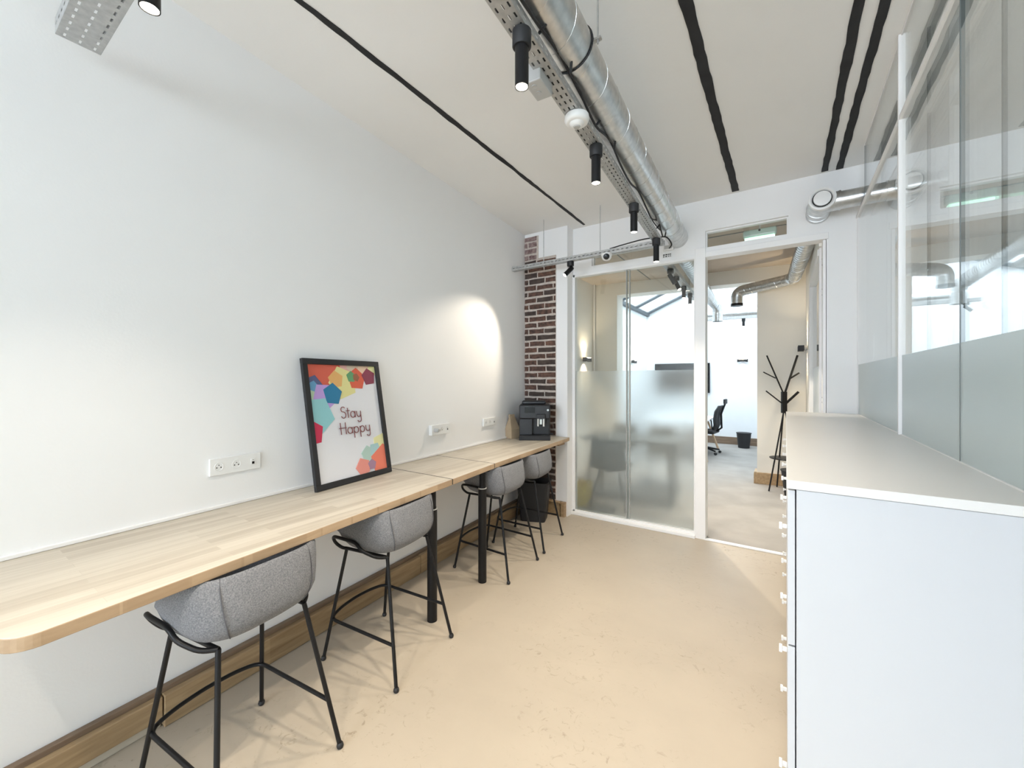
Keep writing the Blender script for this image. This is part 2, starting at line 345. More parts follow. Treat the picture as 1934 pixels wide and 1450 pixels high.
# pilaster in the corner: plaster core with exposed bricks
PX0, PX1, PY = wx(4.2)-.02, -2.062, 4.2
m = MB(); m.box(PX0, PX1, PY, FAR, 0, CEIL); pil = struct(m.build('wall_corner_pilaster', 'wall'))
BR0, BR1 = wx(4.2)+.002, -2.205
m = MB(); m.box(BR0, BR1, PY-.008, PY, .165, 3.0); m.box(BR0, BR0+.19, PY-.008, PY, 3.0, 3.27)
m.build('mortar_bed', 'mortar', pil)
z = .175; row = 0
bm_names = ['brick', 'brick2', 'brick3', 'brick', 'brick3']
while z < 3.24:
    xr = BR1 if z < 2.95 else BR0+.17
    x = BR0+.004
    first = .045 if row % 2 == 0 else .165
    first += random.uniform(-.012, .012)
    while x < xr-.02:
        w_ = first if x == BR0+.004 else random.uniform(.20, .225)
        x1 = min(x+w_, xr-.003)
        if xr-x1 < .035: x1 = xr-.003
        if z > 3.0 and random.random() < .25: x = x1+.014; continue
        h = random.uniform(.050, .058)
        mb = MB(); n = 10; P = []
        # slightly irregular outline, 10 points
        for (fx, fz) in ((0, 0), (.33, 0), (.67, 0), (1, 0), (1, .5), (1, 1), (.67, 1), (.33, 1), (0, 1), (0, .5)):
            P.append((x+(x1-x)*fx+random.uniform(-.0035, .0035), z+h*fz+random.uniform(-.0035, .0035)))
        cxm = sum(p[0] for p in P)/n; czm = sum(p[1] for p in P)/n; fr = PY-.008-random.uniform(.005, .011)
        vs = [(p[0], PY-.006, p[1]) for p in P]+[(p[0]+(cxm-p[0])*.05, fr, p[1]+(czm-p[1])*.12) for p in P]
        mb.add(vs, [(i, (i+1) % n, n+(i+1) % n, n+i) for i in range(n)]+[tuple(range(n, 2*n))])
        mm = 'brick4' if z > 2.95 and random.random() < .7 else random.choice(bm_names)
        mb.build('brick', mm, pil)
        x = x1+random.uniform(.011, .016)
    z += .0742; row += 1
# oak plinth round the pilaster
m = MB(); m.box(wx(4.2)+.03, -2.12, PY-.05, PY-.012, .0, .15); m.box(-2.135, -2.075, PY-.05, PY-.0, .0, .165); m.box(wx(4.2)+.03, -2.12, PY-.06, PY-.004, .15, .165)
struct(m.build('baseboard_back', 'oak_board', bevel=.003))

# ---- side glass partition (two skins) on the plane x = .49
GX = .49
def side_skin(nm, gx, y_end, joints, frost):
    w = MB()
    # top rail at 2.885, thin foot channel, ceiling channel
    w.box(gx-.012, gx+.02, -5.2, y_end, 2.875, 2.895)
    w.box(gx-.006, gx+.014, -5.2, y_end, 1.262, 1.277) if frost else w.box(gx, gx+.01, -5.2, y_end, 0, .03)
    w.box(gx-.004, gx+.012, -5.2, 4.0, CEIL-.008, CEIL)
    if frost: w.box(gx-.014, gx+.022, 2.822, 2.842, 0, CEIL)
    wo = struct(w.build(nm, 'frame', bevel=.0015))
    js = [-5.2]+joints+[y_end]
    for a, b in zip(js[:-1], js[1:]):
        if frost:
            MB().box(gx, gx+.010, a+.003, b-.003, 1.677, 2.875).build('pane', 'glass_side', wo)
            MB().box(gx, gx+.010, a+.003, b-.003, 0, 1.677).build('frosted_pane', 'frost_side', wo)
        else:
            MB().box(gx, gx+.008, a+.003, b-.003, .03, 2.875).build('pane', 'glass_side', wo)
        b2 = min(b, 4.0)
        MB().box(gx, gx+.010, a+.003, b2-.003, 2.895, CEIL-.008).build('upper_pane', 'glass_side', wo)
    for j in joints:
        MB().box(gx-.001, gx+.011, j-.003, j+.003, .03, 2.875).box(gx-.001, gx+.011, j-.003, j+.003, 2.895, CEIL-.008).build('joint', 'joint', wo)
    MB().box(gx-.001, gx+.011, 3.996, 4.001, 2.895, CEIL-.008).build('edge_seal', 'joint', wo)
    return wo
side_skin('window_6', GX, FAR, [-3.9, -3.05, -2.21, -1.37, -.53, .31, 1.15, 1.99, 2.832], True)
side_skin('window_7', GX+.095, FAR, [-3.9, -3.05, -2.21, -1.37, -.53, .31, 1.15, 1.99, 2.832], False)
m = MB(); m.box(GX-.004, GX+.014, 4.325, FAR, 1.28, 2.875); struct(m.build('trim_6', 'frame'))

# ---- middle room beyond the far wall
m = MB(); m.box(-5, 3.2, 4.45, 7.3, 3.25, 3.31)
mc = struct(m.build('ceiling', 'concrete'))
for y in (5.35, 6.25): MB().box(-3, .4, y-.006, y+.006, 3.244, 3.2505).build('panel_joint', 'joint', mc)
MB().box(-1.9, -1.888, 4.45, 7, 3.244, 3.2505).build('panel_joint', 'joint', mc)
m = MB()
m.box(-2.99, -2.86, 4.45, 6.95, 0, 3.25); struct(m.build('wall_middle_left', 'wall_beige'))
m = MB(); A = Vector((-2.87, 6.90)); B = Vector((-.36, 7.17)); d = (B-A)/(B.x-A.x)
def w2(x0, x1, z0, z1, mb, t=.30, off=0):
    a = A+d*(x0-A.x); b = A+d*(x1-A.x); return mb.prism([(a.x, a.y+off), (b.x, b.y+off), (b.x, b.y+t+off), (a.x, a.y+t+off)], z0, z1)
w2(-2.99, -2.45, 0, 3.25, m); w2(-2.45, -.358, 3.04, 3.25, m); w2(-.358, .6, 0, 3.25, m)
struct(m.build('wall_middle_back', 'wall_beige'))
m = MB(); w2(-.40, .25, 0, .165, m, .04, -.04); m.box(-.40, -.36, 7.13, 7.47, 0, .165)
struct(m.build('baseboard_middle', 'oak_board', bevel=.003))
m = MB(); m.box(.24, .34, 6.15, 7.3, 0, 3.25); m.box(.24, .34, 4.45, 6.15, 2.72, 3.25); struct(m.build('wall_middle_right', 'wall_beige'))
w = MB(); w.box(.235, .30, 6.02, 6.15, 0, 2.72); w.box(.235, .30, 4.55, 6.02, 2.66, 2.72); w.box(.245, .30, 4.5, 4.56, 0, 2.72)
wo = struct(w.build('window_8', 'frame', bevel=.003))
MB().box(.27, .278, 4.56, 6.02, 1.69, 2.66).build('pane', 'glass', wo); MB().box(.27, .278, 4.56, 6.02, 0, 1.69).build('frosted_pane', 'frost_side', wo)
m = MB(); m.box(1.6, 1.7, 4.45, 7.3, 0, 3.25); struct(m.build('wall_middle_outer', 'wall_beige'))

# ---- bright back room with a sloping rooflight
m = MB(); m.box(-3.25, -3.13, 7.1, 11.3, 0, 3.30); struct(m.build('wall_room_left', 'wall_bright'))
m = MB(); m.box(-3.25, .4, 11.2, 11.3, 0, 4.9); struct(m.build('wall_room_back', 'wall_bright'))
m = MB(); m.box(.0, .1, 7.4, 11.3, 0, 4.9); struct(m.build('wall_room_right', 'wall_bright'))
m = MB(); m.box(-3.25, .1, 7.30, 7.40, 3.25, 4.9); m.box(-.35, .1, 7.47, 7.50, 0, 3.25); struct(m.build('wall_room_front', 'wall_bright'))
m = MB(); m.box(-3.13, .0, 11.16, 11.2, 0, .175); struct(m.build('baseboard_room', 'dark_wood', bevel=.003))
w = MB(); sl = .43
def roofz(x): return 3.31+(x+3.13)*sl
w.box(-3.25, -3.05, 7.4, 11.2, 3.27, 3.35)
for y in (7.9, 9.0, 10.1, 11.16):
    x0, x1 = -3.13, .0
    w.add([(x0, y-.03, roofz(x0)-.02), (x1, y-.03, roofz(x1)-.02), (x1, y+.03, roofz(x1)-.02), (x0, y+.03, roofz(x0)-.02),
           (x0, y-.03, roofz(x0)+.05), (x1, y-.03, roofz(x1)+.05), (x1, y+.03, roofz(x1)+.05), (x0, y+.03, roofz(x0)+.05)],
          [(0, 1, 2, 3)[::-1], (4, 5, 6, 7), (0, 1, 5, 4), (1, 2, 6, 5), (2, 3, 7, 6), (3, 0, 4, 7)])
wo = struct(w.build('window_9', 'steelblue'))
for y0, y1 in ((7.4, 7.87), (7.93, 8.97), (9.03, 10.07), (10.13, 11.13)):
    x0, x1 = -3.05, .0
    MB().add([(x0, y0, roofz(x0)), (x1, y0, roofz(x1)), (x1, y1, roofz(x1)), (x0, y1, roofz(x0)),
              (x0, y0, roofz(x0)+.01), (x1, y0, roofz(x1)+.01), (x1, y1, roofz(x1)+.01), (x0, y1, roofz(x0)+.01)],
             [(0, 3, 2, 1), (4, 5, 6, 7), (0, 1, 5, 4), (1, 2, 6, 5), (2, 3, 7, 6), (3, 0, 4, 7)]).build('pane', 'glass', wo)

# ---- rough black steel strips showing in the ceiling
def strip(x0, y0, x1, y1, w_, label):
    n = int((y1-y0)/.06); L_ = []; R_ = []
    jl = jr = 0
    for i in range(n+1):
        t = i/n; x = x0+(x1-x0)*t; y = y0+(y1-y0)*t
        jl = jl*.6+random.uniform(-.0035, .0035); jr = jr*.6+random.uniform(-.0035, .0035)
        L_.append((x-w_/2+jl, y)); R_.append((x+w_/2+jr, y))
    mb = MB(); k = n+1
    vs = [(p[0], p[1], CEIL-.0005) for p in L_]+[(p[0], p[1], CEIL-.0005) for p in R_]+[(p[0], p[1], CEIL-.006) for p in L_]+[(p[0], p[1], CEIL-.006) for p in R_]
    fs = []
    for i in range(n): fs += [(2*k+i, 2*k+i+1, 3*k+i+1, 3*k+i), (i, i+1, 2*k+i+1, 2*k+i), (k+i+1, k+i, 3*k+i, 3*k+i+1)]
    fs += [(0, 2*k, 3*k, k), (k+n, 3*k+n, 2*k+n, n)]
    return tag(mb.add(vs, fs).build('steel_strip', 'slot'), label, 'steel strip')
strip(-1.83, -5.1, -1.89, 4.28, .030, 'narrow rough black steel strip in the ceiling above the stools, left of the spotlights')
strip(-.375, -5.1, -.386, 4.30, .055, 'wide rough black steel strip in the ceiling, just right of the round duct')
strip(.33, -5.1, .271, 4.31, .047, 'left one of the close pair of black steel strips in the ceiling')
strip(.42, -5.1, .371, 4.33, .045, 'right one of the close pair of black ceiling strips, next to the side glass')

# ================================================================== WORKTOPS
def fx(y):
    pts = [(-.2, -1.55), (.16, -1.592), (1.99, -1.806), (2.55, -1.875), (4.19, -2.03)]
    for (a, xa), (b, xb) in zip(pts[:-1], pts[1:]):
        if y <= b: return xa+(xb-xa)*(y-a)/(b-a)
    return pts[-1][1]
def worktop(y0, y1, label, corner=False):
    t = thing('worktop', label, 'worktop', (fx(y0)-.3, y0, 0)); off = Vector((fx(y0)-.3, y0, 0))
    poly = [(wx(y0)+.001, y0), (wx(y1)+.001, y1), (fx(y1), y1), (fx(y0), y0)]
    if corner:
        c = (fx(y0)-.07, y0+.07); arc = [(c[0]+.07*math.cos(a), c[1]+.07*math.sin(a)) for a in [0-i*PI/2/8 for i in range(9)]]
        poly = poly[:3]+arc
    poly = [(a-off.x, b-off.y) for a, b in poly][::-1]
    mb = MB(); mb.prism(poly, .866, .905)
    mb.mi = [0, 0]+[1]*(len(mb.f)-2)
    mb.build('top', ['oak', 'oak_edge'], t, bevel=.003)
    return t, off
def leg(t, off, x, y):
    mt = Matrix.Translation((x-off.x, y-off.y, 0))
    MB().lathe([(.032, 0), (.032, .715), (.0325, .718), (.026, .722), (.026, .735)], 28, mt).build('leg', 'black', t, smooth=True)
    MB().lathe([(.0245, .735), (.0245, .845)], 28, mt).build('inner_leg', 'black', t, smooth=True)
    MB().lathe([(.0262, .7175), (.0335, .7178), (.0335, .722), (.0262, .7225)], 28, mt).build('collar', 'grey_box', t, smooth=True)
    MB().box(x-off.x-.05, x-off.x+.04, y-off.y-.045, y-off.y+.045, .845, .866).build('mounting_plate', 'black', t, bevel=.003)
t, off = worktop(.125, 1.992, 'long oak worktop nearest the camera, rounded front corner, framed poster standing on it', True)
leg(t, off, -1.897, 1.90)
MB().prism([(fx(.9)-.10-off.x, .9-off.y), (fx(1.9)-.10-off.x, 1.9-off.y), (fx(1.9)-.14-off.x, 1.9-off.y), (fx(.9)-.14-off.x, .9-off.y)], .838, .866).build('under_rail', 'black', t)
t, off = worktop(2.0, 2.548, 'short square oak worktop between two dark seams, middle of the counter')
leg(t, off, -1.94, 2.48)
for ya, yb in ((1.9925, 1.9995), (2.5485, 2.5555)):
    MB().prism([(wx(ya)+.002-off.x, ya-off.y), (fx(ya)-.001-off.x, ya-off.y), (fx(yb)-.001-off.x, yb-off.y), (wx(yb)+.002-off.x, yb-off.y)], .868, .9045).build('gap_shade_strip', 'black', t)  # black strips stand in for the deep shade inside the open gaps
t, off = worktop(2.556, 4.19, 'far oak worktop running into the brick corner, coffee machine on it')
MB().prism([(fx(2.7)-.10-off.x, 2.7-off.y), (fx(3.9)-.10-off.x, 3.9-off.y), (fx(3.9)-.14-off.x, 3.9-off.y), (fx(2.7)-.14-off.x, 2.7-off.y)], .838, .866).build('under_rail', 'black', t)
MB().box(-2.13-off.x, -2.09-off.x, 4.05-off.y, 4.19-off.y, .82, .866).build('bracket', 'oak_edge', t, bevel=.003)

# ================================================================== STOOLS
def stool(label):
    t = thing('bar_stool', label, 'stool', group='grey felt bar stools at the counter')
    # shell : local +y is the front of the seat
    def R(phi, s=1.0):
        a, b, e = .252*s, (.28 if math.sin(phi) > 0 else .212)*s, (2.4 if math.sin(phi) > 0 else 3.3)
        c, q = abs(math.cos(phi)), abs(math.sin(phi)); return 1/((c/a)**e+(q/b)**e)**(1/e)
    def H(y):
        u = max(0, min(1, (-y+.24)/.36)); u = u*u*(3-2*u); return .725+.137*u
    n = 48; rings = []
    def ring(fr, fz):
        L_ = []
        for k in range(n):
            ph = 2*PI*k/n; r = R(ph); y0 = r*math.sin(ph); h = H(y0); lean = .02*(h-.695)/.165
            z_ = fz(h); tt = max(0, min(1, (z_-.69)/.17)) if fr > .8 else 0
            L_.append((r*fr*math.cos(ph)*(1+.03*tt), r*fr*math.sin(ph)*(1-.20*tt if y0 < 0 else 1), z_))
        rings.append(L_)
    for fr, fz in ((.02, lambda h: .664), (.35, lambda h: .662), (.62, lambda h: .667), (.78, lambda h: .68), (.86, lambda h: .68+(h-.68)*.3),
                   (.90, lambda h: .68+(h-.68)*.65), (.915, lambda h: h-.012), (.93, lambda h: h-.002), (.955, lambda h: h+.003), (.982, lambda h: h-.002), (.997, lambda h: h-.014),
                   (1.0, lambda h: .70+(h-.70)*.6), (.985, lambda h: .712+(h-.70)*.25), (.95, lambda h: .700), (.90, lambda h: .672), (.82, lambda h: .648), (.70, lambda h: .631), (.5, lambda h: .624), (.02, lambda h: .622)):
        ring(fr, fz)
    mb = MB(); m_ = len(rings); mb.add([p for r in rings for p in r], [(i*n+k, i*n+(k+1) % n, (i+1)*n+(k+1) % n, (i+1)*n+k) for i in range(m_-1) for k in range(n)]+[tuple(range(n))[::-1], tuple(range((m_-1)*n, m_*n))])
    sh = mb.build('seat_shell', 'felt', t, smooth=60)
    for sx in (-1, 1):
        ph = -PI/2+sx*.72; pts = []
        for fr, zf in ((.955, None), (.999, .83), (1.003, .78), (.988, .73), (.953, .70), (.90, .67), (.82, .646)):
            r = R(ph); z_ = H(r*math.sin(ph))+.0045 if zf is None else zf; tt = max(0, min(1, (z_-.69)/.17)); pts.append((r*fr*math.cos(ph)*(1+.03*tt), r*fr*math.sin(ph)*(1-.20*tt), z_))
        MB().tube(smoothpath(pts, 4), .0022, 5).build('seam', 'seam', sh, smooth=True)
    # tubular side frames with legs; front legs and rear legs separate parts
    for sx in (-1, 1):
        ft = (.17*sx, .155, .615); rt = (.165*sx, -.135, .617)
        MB().tube([(.235*sx, .262, .008), ft], .0092, 10).build('leg', 'black', t, smooth=True)
        MB().tube([(.24*sx, -.262, .008), rt], .0092, 10).build('leg', 'black', t, smooth=True)
        for fxp, fyp in ((.235*sx, .262), (.24*sx, -.262)):
            MB().lathe([(.004, 0), (.012, .002), (.0145, .010), (.0125, .019), (.009, .024)], 14, Matrix.Translation((fxp, fyp, 0))).build('foot', 'black_matte', t, smooth=True)
        loop = [rt, (.205*sx, -.10, .622), (.243*sx, -.03, .66), (.250*sx, .0, .700), (.252*sx, .13, .708), (.240*sx, .185, .700), (.215*sx, .195, .655), (.19*sx, .17, .622), ft]
        MB().tube(fillet(loop, .03, 4), .0088, 10).build('side_loop', 'black', t, smooth=True)
        MB().tube([ft, rt], .0088, 10).build('side_rail', 'black', t, smooth=True)
    def lp(sx, f, z):  # point on leg at height z
        a, b = ((.235*sx, .262), (.17*sx, .155)) if f else ((.24*sx, -.262), (.165*sx, -.135)); k = z/.615
        return Vector((a[0]+(b[0]-a[0])*k, a[1]+(b[1]-a[1])*k, z))
    path = [lp(-1, 0, .205), lp(-1, 1, .225)+Vector((0, .012, 0)), (-.12, .262, .232), (0, .272, .234), (.12, .262, .232), lp(1, 1, .225)+Vector((0, .012, 0)), lp(1, 0, .205)]
    MB().tube(fillet(path, .045, 4), .0085, 10).build('footrest', 'black', t, smooth=True)
    return t
st = stool('nearest grey felt bar stool, cut by the bottom edge of the picture')
def face(dx, dy): return math.atan2(dy, dx)-PI/2
st.location = (-1.79, .752, 0); st.rotation_euler = (0, 0, face(-.518, -.068))
dup(st, (-1.90, 1.563, 0), face(-.52, -.073), 'second grey felt bar stool from the camera, beside the long worktop\'s black leg')
dup(st, (-2.025, 2.785, 0), face(-.512, -.028), 'third grey felt bar stool from the camera, behind the farther black worktop leg')
dup(st, (-2.085, 3.395, 0), face(-.992, -.123), 'farthest grey felt bar stool, in front of the black bin by the bricks')

# ================================================================== POSTER
def poster():
    t = thing('framed_poster', 'black framed Stay Happy poster with coloured pentagons leaning on the wall', 'poster')
    o = Vector((-2.249, 1.312, .905)); d = Vector((-.125, .992, 0)).normalized(); up = Vector((-.130, -.018, .772)).normalized()
    up = (up-d*up.dot(d)).normalized(); nrm = d.cross(up).normalized()   # nrm points to the room
    if nrm.x < 0: nrm = -nrm
    mt = Matrix(((d.x, up.x, nrm.x, o.x), (d.y, up.y, nrm.y, o.y), (d.z, up.z, nrm.z, o.z), (0, 0, 0, 1)))
    t.matrix_world = mt
    w, h, b, dp = .605, .785, .034, .022
    for a in ((0, w, 0, b), (0, w, h-b, h), (0, b, b, h-b), (w-b, w, b, h-b)):
        MB().box(a[0], a[1], a[2], a[3], 0, dp).build('frame_side', 'black_matte', t, bevel=.002)
    pap = MB().box(b, w-b, b, h-b, .002, .008).build('print', 'paper', t)
    W_, H_ = w-2*b, h-2*b
    def P(u, v, zz): return (b+u*W_, b+v*H_, .008+zz)
    def clip(poly):
        def cl(ps, f, g):
            out = []
            for i in range(len(ps)):
                a, c = ps[i-1], ps[i]; ia, ic = f(a), f(c)
                if ia != ic: out.append(g(a, c))
                if ic: out.append(c)
            return out
        for ax, val, sgn in ((0, 0, 1), (0, 1, -1), (1, 0, 1), (1, 1, -1)):
            f = lambda p: (p[ax]-val)*sgn >= 0
            def g(a, c): k = (val-a[ax])/(c[ax]-a[ax]); return tuple(a[i]+(c[i]-a[i])*k for i in (0, 1))
            poly = cl(poly, f, g)
            if not poly: return poly
        return poly
    cnt = [0]
    def poly(pts, col):
        cnt[0] += 1; zz = .0002*cnt[0]; pts = clip(pts)
        if len(pts) < 3: return
        mb = MB(); n = len(pts); vs = [P(u, v, zz) for u, v in pts]+[P(u, v, 0) for u, v in pts]
        mb.add(vs, [tuple(range(n)), tuple(range(n, 2*n))[::-1]]+[(i, n+i, n+(i+1) % n, (i+1) % n) for i in range(n)])
        key = 'print_%02x%02x%02x' % tuple(int(c*255) for c in col)
        if key not in M: M[key] = mat(key, col, .6, var=.01)
        mb.build('pentagon', key, pap)
    asp = W_/H_
    def pent(u, v, r, rot, col, n=5): poly([(u+r*math.cos(rot+2*PI*k/n), v+r*asp*math.sin(rot+2*PI*k/n)) for k in range(n)], col)
    coral = (.72, .10, .06); yel = (.80, .74, .33)
    pent(.17, .93, .36, .35, (.70, .13, .08))
    pent(.56, .98, .13, .2, (.75, .42, .38)); pent(.66, 1.0, .12, .9, (.68, .55, .42)); pent(.82, 1.0, .12, 0, (.80, .58, .42)); pent(.97, .97, .09, .6, (.82, .80, .40))
    pent(.47, .84, .21, .62, yel); pent(.37, .87, .11, .4, (.80, .45, .16))
    pent(.68, .875, .145, .25, (.72, .12, .06)); pent(.60, .895, .075, 2.8, (.13, .35, .16)); pent(.675, .89, .055, 0, (.33, .12, .06)); pent(.88, .895, .115, .45, (.26, .04, .08))
    pent(.05, .80, .15, 1.3, (.10, .12, .25)); pent(.04, .765, .13, .1, (.14, .36, .60)); pent(.06, .665, .16, .6, (.50, .66, .48))
    pent(.19, .72, .17, .9, (.52, .34, .72)); pent(.30, .74, .135, .2, (.02, .20, .38))
    pent(.07, .565, .225, 1.0, (.30, .62, .66)); pent(-.02, .425, .15, .4, (.62, .03, .09))
    pent(.955, .235, .15, 1.2, (.82, .78, .42)); pent(.72, .165, .11, .4, (.46, .62, .56)); pent(.84, .19, .10, 1.0, (.42, .62, .64))
    pent(.96, .075, .22, 1.5, (.85, .22, .14)); pent(.62, .06, .115, .6, (.80, .30, .25)); pent(.76, .065, .07, .3, (.38, .22, .32))
    # lettering, drawn as strokes
    S = []
    def arc(cx_, cy_, rx, ry, a0, a1, k=14): return [(cx_+rx*math.cos(a0+(a1-a0)*i/k), cy_+ry*math.sin(a0+(a1-a0)*i/k)) for i in range(k+1)]
    D = math.radians
    S.append(arc(.5, 1.55, .38, .42, D(30), D(250), 12)+arc(.5, .62, .42, .52, D(75), D(-160), 14))           # S
    S.append([(1.35, 1.75), (1.35, .1)]); S.append([(1.08, 1.3), (1.68, 1.3)])                                  # t
    S.append(arc(2.25, .6, .42, .52, 0, 2*PI, 20)); S.append([(2.68, 1.15), (2.68, .08)])                       # a
    S.append([(3.0, 1.12)]+arc(3.4, .62, .38, .5, PI, 2*PI, 10)); S.append([(3.78, 1.12), (3.78, -.35)]+arc(3.42, -.35, .36, .42, 0, -PI*.9, 8)) # y
    L1 = S; S = []
    S.append([(.1, 2.0), (.1, 0.05)]); S.append([(1.0, 2.0), (1.0, .05)]); S.append([(-.15, 1.1), (1.15, 1.1)])  # H
    S.append(arc(1.75, .58, .42, .52, 0, 2*PI, 20)); S.append([(2.18, 1.12), (2.18, .05)])
    S.append(arc(2.95, .58, .42, .52, 0, 2*PI, 20)); S.append([(2.52, 1.12), (2.52, -.75)])
    S.append(arc(4.15, .58, .42, .52, 0, 2*PI, 20)); S.append([(3.72, 1.12), (3.72, -.75)])
    S.append([(4.88, 1.12)]+arc(5.26, .6, .38, .5, PI, 2*PI, 10)); S.append([(5.64, 1.12), (5.64, -.35)]+arc(5.28, -.35, .36, .42, 0, -PI*.9, 8))
    sx_, sy_ = .0425, .0385
    for strokes, groups, ox, oy in ((L1, (1, 2, 2, 2), b+.375*W_, b+.515*H_), (S, (3, 2, 2, 2, 2), b+.345*W_, b+.375*H_)):
        it = iter(strokes)
        for gcount in groups:
            mb = MB()
            for _ in range(gcount):
                s = next(it); pts = [(ox+x*sx_, oy+y*sy_) for x, y in s]; closed = len(s) == 21
                if closed: pts = pts[:-1]
                mb.tube([(x, y, .0125) for x, y in pts], .0026, 6, closed=closed, up=(0, 0, 1))
            mb.build('letter', 'ink', pap)
poster()

# ================================================================== SOCKETS on the left wall
def socket(y0, y1, z0, z1, label, kinds, thick=.012):
    yc = (y0+y1)/2; t = thing('wall_socket', label, 'socket', (wx(yc), yc, (z0+z1)/2), math.atan(.0765))
    w = y1-y0; h = z1-z0; t.rotation_euler = (0, 0, math.atan2(.0765, 1))
    MB().box(0.0002, thick, -w/2, w/2, -h/2, h/2).build('face_plate', 'plastic', t, bevel=.003)
    n = len(kinds)
    for i, k in enumerate(kinds):
        c = -w/2+w*(i+.5)/n
        if k == 's':
            MB().lathe([(.0185, thick-.001), (.0195, thick+.0015), (.021, thick+.0015), (.021, thick-.001)], 24, Matrix.Translation((0, c, 0)) @ Matrix.Rotation(PI/2, 4, 'Y')).build('socket_ring', 'plastic', t, smooth=True)
            for dy, dz, r in ((-.0095, -.004, .003), (.0095, -.004, .003), (0, .008, .0024)):
                MB().lathe([(r, 0), (r, .0012)], 10, Matrix.Translation((thick-.0002, c+dy, dz)) @ Matrix.Rotation(PI/2, 4, 'Y')).build('pin_hole', 'black', t)
        elif k == 'p':
            MB().lathe([(.018, 0), (.018, .03), (.012, .04)], 18, Matrix.Translation((thick, c, 0)) @ Matrix.Rotation(PI/2, 4, 'Y')).build('plug', 'grey_box', t, smooth=True)
        else:
            MB().box(thick, thick+.002, c-.011, c+.011, -.016, .016).build('data_port', 'plastic', t)
            MB().box(thick+.002, thick+.003, c-.006, c+.006, -.013, .0).build('port_opening', 'black', t)
            MB().box(thick+.002, thick+.003, c-.004, c+.004, .006, .011).build('port_icon', 'grey_box', t)
socket(.838, 1.084, 1.072, 1.158, 'white triple wall socket left of the poster, nearest the camera', 'ssd')
socket(2.461, 2.709, 1.084, 1.170, 'white triple wall socket right of the poster above the short worktop, deep casing', 'psd', .035)
socket(3.271, 3.505, 1.080, 1.160, 'farthest white wall socket, next to the coffee machine', 'ssd', .02)

# ================================================================== COFFEE MACHINE, BAG, BIN
def coffee():
    t = thing('coffee_machine', 'black bean coffee machine with chrome spouts on the far worktop by the bricks', 'coffee machine', (-2.33, 3.93, .905), math.radians(30))
    t.scale = (1.2, 1.0, 1.08)
    mb = MB(); mb.box(-.14, .14, -.06, .17, .0, .35)
    mb.build('body', 'black_gloss', t, bevel=.012)
    MB().box(-.14, .14, -.20, -.06, .0, .045).build('drip_tray', 'black_matte', t, bevel=.006)
    MB().box(-.13, .13, -.19, -.07, .045, .05).build('grille', 'black', t)
    MB().box(-.14, .14, -.16, -.06, .21, .35).build('front_panel', 'black_gloss', t, bevel=.01)
    MB().box(-.14, -.02, -.12, -.06, .045, .21).build('water_column', 'black_gloss', t, bevel=.006)
    MB().box(-.12, .10, -.03, .15, .35, .385).build('bean_hopper', 'black_gloss', t, bevel=.01)
    sp = MB().box(.015, .095, -.185, -.15, .15, .26).build('spout_block', 'black_gloss', t, bevel=.005)
    for x in (.03, .08): MB().lathe([(.008, -.075), (.008, 0)], 12, Matrix.Translation((x, -.19, .215))).build('spout', 'chrome', sp, smooth=True)
    MB().box(.045, .065, -.192, -.186, .16, .21).build('spout_plate', 'chrome', sp)
    MB().lathe([(.010, 0), (.010, .006)], 16, Matrix.Translation((.118, -.16, .30)) @ Matrix.Rotation(PI/2, 4, 'X')).build('button', 'chrome', t, smooth=True)
    MB().box(-.09, .0, -.163, -.159, .27, .33).build('display', 'screen', t)
    MB().tube([(.14, -.10, .06), (.165, -.11, .055)], .008, 8).build('steam_knob', 'black', t, smooth=True)
coffee()
def bag():
    t = thing('paper_bag', 'folded kraft paper bag leaning between the wall and the coffee machine', 'bag', (-2.545, 3.80, .905), math.radians(-10))
    vs = [(-.045, -.07, 0), (.05, -.07, 0), (.05, .07, 0), (-.045, .07, 0), (-.05, -.075, .10), (.052, -.072, .10), (.05, .07, .10), (-.048, .07, .10),
          (-.028, -.045, .20), (.018, -.055, .20), (.01, .05, .20), (-.03, .05, .20), (-.02, -.035, .25), (-.008, -.04, .25), (-.008, .035, .25), (-.02, .035, .25)]
    fs = [(3, 2, 1, 0), (12, 13, 14, 15)]+[(k*4+i, k*4+(i+1) % 4, k*4+4+(i+1) % 4, k*4+4+i) for k in range(3) for i in range(4)]
    MB().add(vs, fs).build('bag_body', 'kraft', t, bevel=.004)
    MB().box(-.024, -.004, -.04, .04, .238, .262).build('folded_top', 'kraft', t, bevel=.002)
bag()
def bin_(label, loc, r0, r1, h, rz=0, square=False):
    t = thing('waste_bin', label, 'bin', loc, rz)
    if square:
        mb = MB(); ns = []
        def sq(r, z):
            c = .03; pts = []
            for sx, sy, a0 in ((1, 1, 0), (-1, 1, PI/2), (-1, -1, PI), (1, -1, 3*PI/2)):
                for k in range(5): a = a0+PI/2*k/4; pts.append((sx*(r-c)+c*math.cos(a), sy*(r*.8-c)+c*math.sin(a), z))
            return pts
        R_ = [sq(r0, 0), sq(r1, h), sq(r1+.008, h), sq(r1+.008, h+.012), sq(r1-.006, h+.012), sq(r1-.006, h-.02), sq(r0-.006, .012)]
        n = 20; mb.add([p for r in R_ for p in r], [(i*n+k, i*n+(k+1) % n, (i+1)*n+(k+1) % n, (i+1)*n+k) for i in range(6) for k in range(n)]+[tuple(range(n))[::-1], tuple(range(6*n, 7*n))])
        mb.build('bucket', 'black_matte', t, smooth=True)
    else:
        MB().lathe([(r0, 0), (r1, h), (r1-.004, h), (r0-.006, .01)], 28).build('bucket', 'black_matte', t, smooth=True)
        MB().lathe([(r1-.006, h-.004), (r1+.008, h-.006), (r1+.009, h+.006), (r1-.004, h+.008)], 28).build('rim', 'black_matte', t, smooth=True)
    return t
